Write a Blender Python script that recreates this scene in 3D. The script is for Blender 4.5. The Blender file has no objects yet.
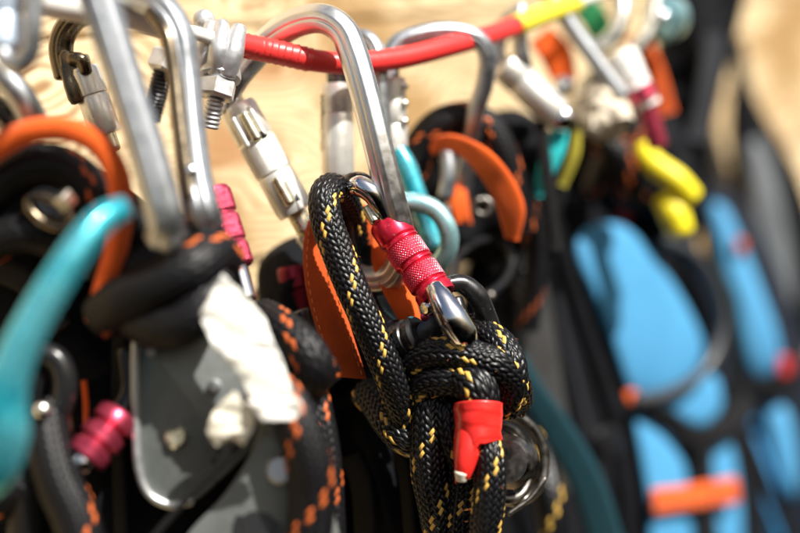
import bpy, math, random
import numpy as np
from mathutils import Vector
random.seed(7); rng = np.random.default_rng(7)
sc = bpy.context.scene
col = sc.collection
MM = 0.001
# ------------------------------------------------------------------ camera frame (the camera is rolled, so things hang straight down in the world)
ROLL = math.radians(14)
Rv = np.array([math.cos(ROLL), 0, -math.sin(ROLL)]); Uv = np.array([math.sin(ROLL), 0, math.cos(ROLL)]); Fv = np.array([0, 1.0, 0])
KX = 0.5778 / 800.0
ORG = np.array([0, 0, 1400.0])          # camera 1.4 m above the ground, millimetres
def P(px, py, d):
    return ORG + Rv * (px - 400) * KX * d + Uv * (266.5 - py) * KX * d + Fv * d
def PS(pts): return np.array([P(*p[:3]) for p in pts])
def PX(px, d): return px * KX * d        # pixels to millimetres at a depth

# ------------------------------------------------------------------ node helper
def mat(name, base=(.5,.5,.5), rough=.5, metal=0.0, coat=0.0, spec=.5, noise=None, bump=None, rvar=0.0, scratch=0.0, sheen=0.0, trans=0.0, dirt=None):
    m = bpy.data.materials.new(name); m.use_nodes = True
    nt = m.node_tree; N = nt.nodes; L = nt.links
    b = N['Principled BSDF']
    b.inputs['Base Color'].default_value = (*base, 1); b.inputs['Roughness'].default_value = rough
    b.inputs['Metallic'].default_value = metal; b.inputs['Coat Weight'].default_value = coat
    b.inputs['Specular IOR Level'].default_value = spec; b.inputs['Sheen Weight'].default_value = sheen
    tc = N.new('ShaderNodeTexCoord')
    colsock = None
    if noise:                               # (scale, other colour, sharp)
        n = N.new('ShaderNodeTexNoise'); n.inputs['Scale'].default_value = noise[0]; n.inputs['Detail'].default_value = 6
        L.new(tc.outputs['Object'], n.inputs['Vector'])
        r = N.new('ShaderNodeValToRGB'); r.color_ramp.elements[0].position = .5 - noise[2]; r.color_ramp.elements[1].position = .5 + noise[2]
        r.color_ramp.elements[0].color = (*base, 1); r.color_ramp.elements[1].color = (*noise[1], 1)
        L.new(n.outputs['Fac'], r.inputs['Fac']); colsock = r.outputs['Color']
    if dirt:                                # (scale, colour, threshold)
        n = N.new('ShaderNodeTexNoise'); n.inputs['Scale'].default_value = dirt[0]; n.inputs['Detail'].default_value = 8; n.inputs['Roughness'].default_value = .7
        L.new(tc.outputs['Object'], n.inputs['Vector'])
        r = N.new('ShaderNodeValToRGB'); r.color_ramp.elements[0].position = dirt[2]; r.color_ramp.elements[1].position = dirt[2] + .04
        L.new(n.outputs['Fac'], r.inputs['Fac'])
        mx = N.new('ShaderNodeMix'); mx.data_type = 'RGBA'; L.new(r.outputs['Color'], mx.inputs['Factor'])
        if colsock: L.new(colsock, mx.inputs[6])
        else: mx.inputs[6].default_value = (*base, 1)
        mx.inputs[7].default_value = (*dirt[1], 1); colsock = mx.outputs[2]
    if colsock: L.new(colsock, b.inputs['Base Color'])
    if rvar:
        n = N.new('ShaderNodeTexNoise'); n.inputs['Scale'].default_value = 350; n.inputs['Detail'].default_value = 7
        L.new(tc.outputs['Object'], n.inputs['Vector'])
        mr = N.new('ShaderNodeMapRange'); mr.inputs['From Min'].default_value = .3; mr.inputs['From Max'].default_value = .7
        mr.inputs['To Min'].default_value = max(0.03, rough - rvar); mr.inputs['To Max'].default_value = rough + rvar
        L.new(n.outputs['Fac'], mr.inputs['Value']); L.new(mr.outputs['Result'], b.inputs['Roughness'])
    prev = None
    if bump:                                # (scale, strength, distance mm)
        n = N.new('ShaderNodeTexNoise'); n.inputs['Scale'].default_value = bump[0]; n.inputs['Detail'].default_value = 4
        L.new(tc.outputs['Object'], n.inputs['Vector'])
        bp = N.new('ShaderNodeBump'); bp.inputs['Strength'].default_value = bump[1]; bp.inputs['Distance'].default_value = bump[2] * MM
        L.new(n.outputs['Fac'], bp.inputs['Height']); prev = bp.outputs['Normal']
    if scratch:
        mp = N.new('ShaderNodeMapping'); mp.inputs['Rotation'].default_value = (.4, .9, .3); mp.inputs['Scale'].default_value = (60, 900, 900)
        L.new(tc.outputs['Object'], mp.inputs['Vector'])
        n = N.new('ShaderNodeTexNoise'); n.inputs['Scale'].default_value = 3; n.inputs['Detail'].default_value = 3
        L.new(mp.outputs['Vector'], n.inputs['Vector'])
        bp = N.new('ShaderNodeBump'); bp.inputs['Strength'].default_value = scratch; bp.inputs['Distance'].default_value = .05 * MM
        L.new(n.outputs['Fac'], bp.inputs['Height'])
        if prev: L.new(prev, bp.inputs['Normal'])
        prev = bp.outputs['Normal']
    if prev: L.new(prev, b.inputs['Normal'])
    return m
def weave(name, base, rough=.8, scale=900, strength=.6, stitch=None):
    """woven nylon: a fine two-way wave bump along the strip's own UV"""
    m = mat(name, base, rough, sheen=.15 if max(base) > .1 else 0, spec=.3)
    nt = m.node_tree; N = nt.nodes; L = nt.links; b = N['Principled BSDF']
    uv = N.new('ShaderNodeUVMap')
    w1 = N.new('ShaderNodeTexWave'); w1.inputs['Scale'].default_value = scale / 1000; w1.bands_direction = 'X'
    w2 = N.new('ShaderNodeTexWave'); w2.inputs['Scale'].default_value = scale / 1000 * .8; w2.bands_direction = 'DIAGONAL'; w2.inputs['Distortion'].default_value = 1
    L.new(uv.outputs['UV'], w1.inputs['Vector']); L.new(uv.outputs['UV'], w2.inputs['Vector'])
    mx = N.new('ShaderNodeMath'); mx.operation = 'ADD'; L.new(w1.outputs['Fac'], mx.inputs[0]); L.new(w2.outputs['Fac'], mx.inputs[1])
    bp = N.new('ShaderNodeBump'); bp.inputs['Strength'].default_value = strength; bp.inputs['Distance'].default_value = .15 * MM
    L.new(mx.outputs[0], bp.inputs['Height']); L.new(bp.outputs['Normal'], b.inputs['Normal'])
    n = N.new('ShaderNodeTexNoise'); n.inputs['Scale'].default_value = 120; n.inputs['Detail'].default_value = 6
    tc = N.new('ShaderNodeTexCoord'); L.new(tc.outputs['Object'], n.inputs['Vector'])
    r = N.new('ShaderNodeMix'); r.data_type = 'RGBA'
    r.inputs[6].default_value = (*[c * .7 for c in base], 1); r.inputs[7].default_value = (*[min(1, c * 1.25) for c in base], 1)
    L.new(n.outputs['Fac'], r.inputs['Factor']); L.new(r.outputs[2], b.inputs['Base Color'])
    return m
def rope_mat(name, base, fleck, bright=1.0):
    m = mat(name, base, .36 if 'yellow' in name else .48, spec=.38 if 'yellow' in name else .3)
    nt = m.node_tree; N = nt.nodes; L = nt.links; b = N['Principled BSDF']
    at = N.new('ShaderNodeAttribute'); at.attribute_name = 'fleck'
    n = N.new('ShaderNodeTexNoise'); n.inputs['Scale'].default_value = 900; n.inputs['Detail'].default_value = 4
    tc = N.new('ShaderNodeTexCoord'); L.new(tc.outputs['Object'], n.inputs['Vector'])
    def vary(c, lo, hi):
        x = N.new('ShaderNodeMix'); x.data_type = 'RGBA'
        x.inputs[6].default_value = (*[v * lo for v in c], 1); x.inputs[7].default_value = (*[min(1, v * hi) for v in c], 1)
        L.new(n.outputs['Fac'], x.inputs['Factor']); return x.outputs[2]
    mx = N.new('ShaderNodeMix'); mx.data_type = 'RGBA'
    L.new(at.outputs['Fac'], mx.inputs['Factor']); L.new(vary(base, .5, 1.6), mx.inputs[6]); L.new(vary(fleck, .65, 1.25), mx.inputs[7])
    L.new(mx.outputs[2], b.inputs['Base Color'])
    bp = N.new('ShaderNodeBump'); bp.inputs['Strength'].default_value = .5; bp.inputs['Distance'].default_value = .12 * MM
    L.new(n.outputs['Fac'], bp.inputs['Height']); L.new(bp.outputs['Normal'], b.inputs['Normal'])
    return m

M = {}
M['alu'] = mat('brushed_aluminium', (.74,.75,.74), .36, 1, rvar=.07, scratch=.2, bump=(500,.06,.05), dirt=(700,(.4,.4,.38),.7))
M['alu_soft'] = mat('satin_aluminium', (.45,.475,.5), .42, 1, rvar=.08, scratch=.2)
M['zinc'] = mat('zinc_plated_steel', (.78,.77,.7), .3, 1, rvar=.12, bump=(300,.1,.1))
M['tarnish'] = mat('tarnished_steel', (.17,.16,.145), .38, 1, rvar=.14, dirt=(200,(.12,.11,.1),.58), bump=(300,.2,.15))
M['galv'] = mat('galvanised_steel', (.72,.73,.74), .48, .75, rvar=.15, bump=(160,.5,.5), noise=(200,(.5,.51,.53),.2))
M['sleeve'] = mat('pale_barrel_aluminium', (.8,.79,.74), .36, .6, rvar=.1, bump=(400,.1,.05))
M['brass'] = mat('yellowed_gate_metal', (.72,.68,.5), .28, 1, rvar=.1)
M['chrome'] = mat('polished_steel', (.75,.77,.82), .13, 1, rvar=.06, scratch=.35, dirt=(500,(.2,.18,.17),.68))
M['dark_steel'] = mat('dark_worn_steel', (.06,.06,.063), .3, .85, rvar=.12, dirt=(260,(.4,.38,.34),.6), bump=(300,.2,.15))
M['bronze'] = mat('dark_olive_steel', (.16,.13,.09), .28, 1, rvar=.1)
M['worn_plate'] = mat('worn_grey_plate', (.2,.215,.205), .45, .5, rvar=.1, dirt=(90,(.07,.075,.07),.62), scratch=.3)
M['plate_edge'] = mat('bare_plate_edge', (.6,.62,.62), .4, .8, rvar=.1)
M['red_anod'] = mat('red_anodised_aluminium', (.72,.02,.055), .32, .7, rvar=.1, dirt=(420,(.85,.4,.43),.63), coat=.15)
M['knurl_wear_highlight'] = mat('worn_highlit_crests', (.78,.36,.42), .35, .7)  # pale pink holds the sleeve's painted highlight as well as wear
M['pink_anod'] = mat('faded_red_aluminium', (.5,.06,.11), .33, .8, rvar=.1)
M['red_hose'] = mat('red_rubber_hose', (.8,.045,.042), .38, 0, bump=(260,.35,.4), dirt=(180,(.85,.4,.33),.69))
M['yellow_hose'] = mat('yellow_hose', (.85,.72,.05), .45, 0, bump=(200,.2,.4))
M['white_hose'] = mat('white_hose', (.82,.81,.76), .5, 0, bump=(150,.3,.5))
M['red_tape'] = mat('red_vinyl_tape', (.82,.028,.022), .33, 0, spec=.6, bump=(130,.6,.7), coat=.15)
M['white_tape'] = mat('white_cloth_tape', (.8,.79,.75), .8, 0, bump=(200,.4,.4), noise=(60,(.68,.66,.58),.12), dirt=(120,(.45,.4,.3),.7))
M['cream_tape'] = mat('cream_cloth_tape', (.74,.7,.58), .8, 0, bump=(200,.3,.4))
M['teal'] = mat('teal_anodised_aluminium', (.012,.42,.54), .26, .65, rvar=.1, coat=.5, noise=(45,(.14,.58,.68),.12), scratch=.3)  # paler noise: worn flecks and highlight streaks put into the colour
M['pale_blue'] = mat('pale_blue_sleeve', (.5,.6,.72), .4, .3)
M['dim_red'] = mat('dark_red_aluminium', (.22,.02,.04), .35, .7)
M['ice'] = mat('pale_cyan_aluminium', (.42,.74,.78), .3, .7, rvar=.08, coat=.3)
M['black_plastic'] = mat('black_plastic', (.012,.012,.013), .28, 0, bump=(300,.15,.2))
M['cable'] = mat('grey_black_cable_sheath', (.05,.052,.056), .35)
M['black_cloth'] = mat('black_nylon_cloth', (.0025,.0027,.0036), .85, 0, bump=(80,.5,1.5), noise=(40,(.008,.009,.012),.2), spec=.15)
M['navy_cloth'] = mat('dark_navy_cloth', (.005,.008,.015), .8, 0, bump=(80,.5,1.5), noise=(40,(.01,.014,.024),.2), spec=.2)
M['grey_cloth'] = mat('charcoal_mesh_cloth', (.015,.014,.013), .85, 0, bump=(300,.6,1), noise=(60,(.035,.035,.035),.2))
M['slate_cloth'] = mat('slate_grey_cloth', (.15,.165,.18), .85, 0, bump=(300,.6,1), noise=(30,(.09,.1,.11),.2))
M['blue_foam'] = mat('sky_blue_mesh_foam', (.07,.31,.56), .75, 0, bump=(400,.4,.6), noise=(25,(.05,.24,.45),.2))
M['blue_deep'] = mat('deep_blue_mesh_foam', (.04,.27,.55), .75, 0, bump=(400,.4,.6), noise=(25,(.03,.2,.45),.2))
M['web_orange'] = weave('orange_webbing', (.88,.115,.006), .75, 700)
M['web_rust'] = weave('rust_orange_webbing', (.6,.085,.006), .78, 900)
M['web_red'] = weave('red_webbing', (.55,.02,.02), .8)
M['web_teal'] = weave('teal_webbing', (.01,.45,.47), .7)
M['web_petrol'] = weave('dark_petrol_webbing', (.003,.04,.056), .75)
M['web_green'] = weave('green_webbing', (.02,.25,.09), .75)
M['web_black'] = weave('black_webbing', (.005,.005,.006), .7)
M['slate_web'] = weave('slate_webbing', (.03,.034,.042), .7)
M['web_olive'] = weave('olive_webbing', (.35,.3,.02), .75)
M['web_yellow'] = mat('yellow_rubber', (.9,.76,.02), .45, 0, bump=(200,.15,.4))
M['rope_yellow'] = rope_mat('black_rope_yellow_flecks', (.004,.0042,.0052), (.76,.47,.1))
M['rope_orange'] = rope_mat('black_rope_orange_flecks', (.0045,.0045,.0055), (.6,.13,.03))
M['rope_beige'] = rope_mat('beige_cord', (.62,.54,.42), (.7,.62,.5))
M['stitch'] = mat('orange_stitching', (.8,.28,.08), .7)

# ------------------------------------------------------------------ mesh helpers (all coordinates in millimetres, world)
class Thing:
    def __init__(s, name, label, cat, at, group=None):
        s.o = bpy.data.objects.new(name, None); col.objects.link(s.o)
        s.org = np.array(P(*at)); s.o.location = Vector(s.org * MM); s.o.empty_display_size = .01
        s.o['label'] = label; s.o['category'] = cat
        if group: s.o['group'] = group
def newmesh(name, verts, faces, m, parent=None, uv=None, fleck=None, smooth=True):
    """verts (n,3) mm; faces: (k,4) array or list of tuples; parent: Thing or object made by newmesh"""
    verts = np.asarray(verts, float)
    if parent is None: org = verts.mean(0)
    elif isinstance(parent, Thing): org = parent.org
    else: org = np.array(parent['_org'])
    me = bpy.data.meshes.new(name)
    if isinstance(faces, np.ndarray):
        n = len(faces); me.vertices.add(len(verts)); me.vertices.foreach_set('co', ((verts - org) * MM).ravel())
        me.loops.add(n * 4); me.loops.foreach_set('vertex_index', faces.ravel().astype(np.int32))
        me.polygons.add(n); me.polygons.foreach_set('loop_start', np.arange(0, 4 * n, 4, dtype=np.int32))
        me.polygons.foreach_set('loop_total', np.full(n, 4, np.int32)); me.update(calc_edges=True)
    else:
        me.from_pydata([tuple(v) for v in (verts - org) * MM], [], [tuple(int(i) for i in f) for f in faces])
    me.polygons.foreach_set('use_smooth', [smooth] * len(me.polygons))
    if uv is not None:
        l = me.uv_layers.new(name='UVMap'); idx = np.zeros(len(me.loops), np.int32); me.loops.foreach_get('vertex_index', idx)
        l.data.foreach_set('uv', np.asarray(uv)[idx].ravel())
    if fleck is not None:
        a = me.attributes.new('fleck', 'FLOAT', 'FACE'); a.data.foreach_set('value', np.asarray(fleck, np.float32))
    me.validate(); me.materials.append(m)
    o = bpy.data.objects.new(name, me); col.objects.link(o)
    if parent is None: o.location = Vector(org * MM)
    elif isinstance(parent, Thing): o.parent = parent.o
    else: o.parent = parent
    o['_org'] = [float(x) for x in org]
    return o
def tag(o, label, cat=None, group=None, kind=None):
    if label: o['label'] = label
    if cat: o['category'] = cat
    if group: o['group'] = group
    if kind: o['kind'] = kind
    return o
def spline(pts, step, closed=False):
    """centripetal-ish Catmull-Rom through pts, resampled at an even step (mm); returns pts and parameter in control index"""
    p = np.asarray(pts, float); n = len(p)
    if closed: ext = np.vstack([p[-1], p, p[0], p[1]])
    else: ext = np.vstack([2 * p[0] - p[1], p, 2 * p[-1] - p[-2]])
    segs = n if closed else n - 1; out = []; par = []
    for i in range(segs):
        p0, p1, p2, p3 = ext[i:i + 4]; t = np.linspace(0, 1, 24, endpoint=False)[:, None]
        out.append(.5 * (2 * p1 + (p2 - p0) * t + (2 * p0 - 5 * p1 + 4 * p2 - p3) * t**2 + (3 * p1 - p0 - 3 * p2 + p3) * t**3)); par.append(i + t[:, 0])
    out.append(ext[-2][None] if not closed else ext[1][None]); par.append(np.array([float(segs)]))
    q = np.vstack(out); par = np.concatenate(par)
    s = np.concatenate([[0], np.cumsum(np.linalg.norm(np.diff(q, axis=0), axis=1))])
    m = max(2, int(round(s[-1] / step)) + 1); u = np.linspace(0, s[-1], m)
    r = np.stack([np.interp(u, s, q[:, k]) for k in range(3)], 1); pr = np.interp(u, s, par)
    if closed: r, pr, u = r[:-1], pr[:-1], u[:-1]
    return r, pr, u
def frames(c, closed=False, ref=None):
    if closed: t = np.roll(c, -1, 0) - np.roll(c, 1, 0)
    else: t = np.gradient(c, axis=0)
    t /= np.linalg.norm(t, axis=1)[:, None] + 1e-12
    a = np.zeros_like(c)
    if ref is not None:
        r = np.broadcast_to(np.asarray(ref, float), c.shape)
        a = r - (r * t).sum(1)[:, None] * t; a /= np.linalg.norm(a, axis=1)[:, None] + 1e-12
    else:
        v = np.array([0.13, -1, .2]); v = v - v @ t[0] * t[0]; v /= np.linalg.norm(v)
        for i in range(len(c)):
            v = v - v @ t[i] * t[i]; v /= np.linalg.norm(v); a[i] = v
    b = np.cross(t, a)
    return t, a, b
def grid_faces(n, k, closed=False, wrap=True):
    i = np.arange(n if closed else n - 1)[:, None]; j = np.arange(k if wrap else k - 1)[None]
    i2 = (i + 1) % n; j2 = (j + 1) % k
    return np.stack([i * k + j, i * k + j2, i2 * k + j2, i2 * k + j], -1).reshape(-1, 4)
def round_profile(pts, r, n=3):
    out = []; m = len(pts); pts = [np.array(p, float) for p in pts]
    for i in range(m):
        a, b, c = pts[i - 1], pts[i], pts[(i + 1) % m]
        u = a - b; v = c - b; lu, lv = np.linalg.norm(u), np.linalg.norm(v); rr = min(r, lu * .4, lv * .4)
        s, e = b + u / lu * rr, b + v / lv * rr
        for k in range(n):
            t = k / (n - 1); out.append((1 - t)**2 * s + 2 * t * (1 - t) * b + t * t * e)
    return np.array(out)
def circ(r, n=20, e=1.0):
    t = np.linspace(0, 2 * math.pi, n, endpoint=False); return np.stack([np.cos(t) * r, np.sin(t) * r * e], 1)
def ibeam(a, b):
    """a: half width seen in the loop's plane, b: half thickness across it (forged, grooved, bevelled)"""
    h = [(-a, -b*.3), (-a, b*.3), (-a*.5, b*.96), (-a*.12, b), (0, b*.93), (a*.12, b), (a*.5, b*.96), (a, b*.3), (a, -b*.3), (a*.5, -b*.96), (a*.12, -b), (0, -b*.93), (-a*.12, -b), (-a*.5, -b*.96)]
    return round_profile(h, .45, 3)[:, ::-1]
def sweep(pts, prof, scale=None, step=1.0, closed=False, ref=None, px=True, caps=True):
    """profile (k,2) swept along pts; profile x -> 'a' axis (towards ref), y -> b axis; returns verts, faces list, uv"""
    c, par, u = spline(PS(pts) if px else pts, step, closed)
    t, a, b = frames(c, closed, ref)
    sc_ = np.ones(len(c)) if scale is None else np.interp(par, np.arange(len(scale)), scale)
    k = len(prof)
    V = c[:, None] + a[:, None] * (prof[None, :, 0] * sc_[:, None])[..., None] + b[:, None] * (prof[None, :, 1] * sc_[:, None])[..., None]
    F = [tuple(f) for f in grid_faces(len(c), k, closed)]
    V = V.reshape(-1, 3)
    per = np.linspace(0, 1, k, endpoint=False) * np.linalg.norm(prof - np.roll(prof, 1, 0), axis=1).sum()
    uv = np.stack(np.meshgrid(u, per, indexing='ij'), -1).reshape(-1, 2)
    if caps and not closed:
        n = len(c)
        for end in (0, n - 1):            # a domed end: two shrinking rings and a tip
            base = end * k; sgn = -1 if end == 0 else 1; prev = list(range(base, base + k)); rr = np.abs(prof).max() * sc_[end] * .35
            for q in (.35, .7, .95):
                ring = c[end] + t[end] * sgn * rr * math.sin(q * math.pi / 2) + (a[end] * prof[:, :1] + b[end] * prof[:, 1:]) * sc_[end] * math.cos(q * math.pi / 2 * .95)
                s0 = len(V); V = np.vstack([V, ring]); uv = np.vstack([uv, uv[base:base + k]]); cur = list(range(s0, s0 + k))
                for j in range(k):
                    j2 = (j + 1) % k; f = (prev[j], cur[j], cur[j2], prev[j2]) if end == 0 else (prev[j], prev[j2], cur[j2], cur[j])
                    F.append(f if end else f[::1])
                prev = cur
            F.append(tuple(prev if end == 0 else prev)[::-1] if end == 0 else tuple(prev))
    return V, F, uv
def plane_normal(pts):
    q = PS(pts); q = q - q.mean(0); n = np.linalg.svd(q)[2][2]
    return n if n[1] < 0 else -n
def tube(name, pts, r, m, parent=None, scale=None, step=1.0, closed=False, n=20, e=1.0, ref=None):
    V, F, uv = sweep(pts, circ(r, n, e), scale, step, closed, ref)
    return newmesh(name, V, F, m, parent, uv)
def bar(name, pts, a, b, m, parent=None, scale=None, step=1.2, closed=False, nrm=None):
    V, F, uv = sweep(pts, ibeam(a, b), scale, step, closed, plane_normal(pts) if nrm is None else nrm)
    return newmesh(name, V, F, m, parent, uv)
def braid(name, paths, r, m, parent=None, N=20, res=8, pitch=1.3, starts=2, amp=.058, pair=2, phase=0):
    """a braided sheath: real over-and-under yarn bundles; flecked bundles are marked per face"""
    VV, FF, CC = [], [], []; off = 0
    for pi_, (pts, rs) in enumerate(paths):
        q = PS(pts); cell = 2 * math.pi * r / N; du = cell * pitch / res
        c, par, u = spline(q, du); t, a, b = frames(c)
        rad = r * (np.interp(par, np.arange(len(rs)), rs) if rs is not None else 1.0) * np.ones(len(c))
        n, k = len(c), N * res
        v = np.arange(k) / k
        def pattern(u_, v_):
            up = u_ / (cell * pitch)
            A = N * v_ + up + phase + pi_ * 3; B = N * v_ - up + 50000
            i, j = np.floor(A), np.floor(B); fa, fb = A - i, B - j
            mm = np.mod(i + j, 4); top = mm < 2
            tt = np.where(top, (mm + fa) / 2, (mm - 2 + fb) / 2); w = np.where(top, fb, fa)
            h = np.sin(np.pi * tt)**.55 * (np.sin(np.pi * w)**.5) * (1 - .16 * np.exp(-((w - .5) / .1)**2))
            strand = np.where(top, np.mod(j, N), -9)
            fl = np.zeros(h.shape)
            for s in range(starts):
                for p_ in range(pair): fl = np.where(top & (strand == (s * (N // starts) + p_ + 2) % N), 1, fl)
            fl = fl * ((w > .1) & (w < .9) & (tt > .07) & (tt < .93))
            return h, fl
        U, W = np.meshgrid(u, v, indexing='ij')
        h, _ = pattern(U, W)
        lump = 1 + .02 * np.sin(U / 7.3 + 2 * W * 6.28)
        R_ = rad[:, None] * lump * (1 - amp * 1.2 + 2 * amp * h)
        ang = W * 2 * math.pi
        V = c[:, None] + a[:, None] * (np.cos(ang) * R_)[..., None] + b[:, None] * (np.sin(ang) * R_)[..., None]
        VV.append(V.reshape(-1, 3)); F = grid_faces(n, k); FF.append(F + off)
        U2, W2 = np.meshgrid(u[:-1] + du / 2, v + .5 / k, indexing='ij'); _, fl = pattern(U2, W2); CC.append(fl.ravel()); off += n * k
    return newmesh(name, np.vstack(VV), np.vstack(FF), m, parent, fleck=np.concatenate(CC))
def lathe(name, p0, p1, prof, m, parent=None, n=48, knurl=None, px=True, squash=1.0):
    """prof: list of (t along 0..1, radius mm); knurl: list of (t0, t1) bands cut with diamonds"""
    A = P(*p0) if px else np.array(p0); B = P(*p1) if px else np.array(p1); L_ = np.linalg.norm(B - A); t = (B - A) / L_
    v = np.array([.1, -1, .15]); v -= v @ t * t; v /= np.linalg.norm(v); w = np.cross(t, v)
    pr = []
    for (t0, r0), (t1, r1) in zip(prof[:-1], prof[1:]):
        k = 1
        if knurl and any(a <= min(t0, t1) + 1e-6 and max(t0, t1) <= b + 1e-6 for a, b in knurl): k = max(2, int(abs(t1 - t0) * L_ / .16))
        for q in range(k): pr.append((t0 + (t1 - t0) * q / k, r0 + (r1 - r0) * q / k))
    pr.append(prof[-1]); pr = np.array(pr)
    if knurl: n = 240
    ang = np.linspace(0, 2 * math.pi, n, endpoint=False)
    T = np.repeat(pr[:, :1], n, 1); R_ = np.repeat(pr[:, 1:], n, 1).copy()
    if knurl:
        rm = max(p[1] for p in prof); cells = 40; s = T * L_; c = ang[None] * rm
        pit = 2 * math.pi * rm / cells
        d = np.minimum(np.abs(((c + s * .9) / pit) % 1 - .5), np.abs(((c - s * .9) / pit) % 1 - .5)) * 2   # 0 on the cut lines? 1 on peaks
        inb = np.zeros_like(T)
        for a, b in knurl: inb = np.where((T > a + .004) & (T < b - .004), 1, inb)
        R_ += inb * (np.clip(d, 0, .8) - .55) * (.42 if m is M['red_anod'] else .3)
    V = A + T[..., None] * L_ * t + (np.cos(ang)[None] * R_)[..., None] * v + (np.sin(ang)[None] * R_ * squash)[..., None] * w
    F = [tuple(f) for f in grid_faces(len(pr), n)]
    V = V.reshape(-1, 3)
    if pr[0, 1] > 0.01: F.append(tuple(range(n)))
    if pr[-1, 1] > 0.01 : F.append(tuple(range(len(V) - n, len(V)))[::-1])
    o = newmesh(name, V, F, m, parent)
    if knurl and m is M['red_anod']:       # crests of the knurling: worn, with the highlight put into the pink colour
        o.data.materials.append(M['knurl_wear_highlight']); dd = (R_ - np.repeat(pr[:, 1:], n, 1)); hi = ((dd > .02) & (inb > 0))
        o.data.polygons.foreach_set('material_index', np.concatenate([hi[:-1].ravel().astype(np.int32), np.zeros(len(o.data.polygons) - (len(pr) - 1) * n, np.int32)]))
    return sharp(o, 40)
def sharp(o, deg):
    me = o.data
    try: me.set_sharp_from_angle(angle=math.radians(deg))
    except Exception: pass
    return o
def ribbon(name, left, right, m, parent=None, th=1.2, step=1.5, edge=None):
    """webbing between two edge lines given point by point"""
    Lp, Rp = PS(left), PS(right); k = 9
    q = np.hstack([Lp, Rp]); n = 24 * (len(Lp) - 1)
    a, b = [], []
    def cr(p):
        ext = np.vstack([2 * p[0] - p[1], p, 2 * p[-1] - p[-2]]); out = []
        for i in range(len(p) - 1):
            p0, p1, p2, p3 = ext[i:i + 4]; t = np.linspace(0, 1, 12, endpoint=False)[:, None]
            out.append(.5 * (2 * p1 + (p2 - p0) * t + (2 * p0 - 5 * p1 + 4 * p2 - p3) * t**2 + (3 * p1 - p0 - 3 * p2 + p3) * t**3))
        out.append(p[-1:]); return np.vstack(out)
    a, b = cr(Lp), cr(Rp); n = len(a)
    c = (a + b) / 2; t = np.gradient(c, axis=0); t /= np.linalg.norm(t, axis=1)[:, None]
    w = b - a; wl = np.linalg.norm(w, axis=1)[:, None]; nn = np.cross(t, w / wl); nn /= np.linalg.norm(nn, axis=1)[:, None] + 1e-9
    s = np.linspace(-1, 1, k); V = []; uv = []
    u = np.concatenate([[0], np.cumsum(np.linalg.norm(np.diff(c, axis=0), axis=1))])
    for side in (1, -1):
        ss = s if side == 1 else s[::-1]
        bul = th / 2 * np.clip(1 - np.abs(ss)**6, .25, 1) * side + .25 * np.exp(-((np.abs(ss) - .9) / .06)**2) * side
        V.append(c[:, None] + w[:, None] * (ss[None, :, None] / 2) + nn[:, None] * bul[None, :, None])
        uv.append(np.stack(np.meshgrid(u, ss * 6, indexing='ij'), -1))
    V = np.concatenate(V, 1); uv = np.concatenate(uv, 1); kk = V.shape[1]
    F = [tuple(f) for f in grid_faces(n, kk)]
    F.append(tuple(range(kk))); F.append(tuple(range((n - 1) * kk, n * kk))[::-1])
    o = newmesh(name, V.reshape(-1, 3), F, m, parent, uv.reshape(-1, 2))
    return o
def strip(name, pts, wpx, m, parent=None, th=1.5):
    """webbing seen flat on: centre line with a width in pixels at each point"""
    l, r = [], []
    n = len(pts)
    for i, p in enumerate(pts):
        q0, q1 = pts[max(0, i - 1)], pts[min(n - 1, i + 1)]; dx, dy = q1[0] - q0[0], q1[1] - q0[1]; L_ = math.hypot(dx, dy) + 1e-9
        w = (wpx[i] if isinstance(wpx, (list, tuple)) else wpx) / 2
        l.append((p[0] + dy / L_ * w, p[1] - dx / L_ * w, p[2])); r.append((p[0] - dy / L_ * w, p[1] + dx / L_ * w, p[2] + 2))
    return ribbon(name, l, r, m, parent, th)
def closed2d(pts, n=10):
    p = np.array(pts, float); m = len(p); out = []
    for i in range(m):
        p0, p1, p2, p3 = p[i - 1], p[i], p[(i + 1) % m], p[(i + 2) % m]; t = np.linspace(0, 1, n, endpoint=False)[:, None]
        out.append(.5 * (2 * p1 + (p2 - p0) * t + (2 * p0 - 5 * p1 + 4 * p2 - p3) * t**2 + (3 * p1 - p0 - 3 * p2 + p3) * t**3))
    return np.vstack(out)
def ragged(pts):
    p = np.array(pts, float); out = []
    for i in range(len(p)):
        a, b = p[i], p[(i + 1) % len(p)]; k = max(2, int(np.linalg.norm(b - a) / 3))
        for q in range(k): out.append(a + (b - a) * q / k + rng.normal(size=2) * .35)
    return np.array(out)
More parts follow.
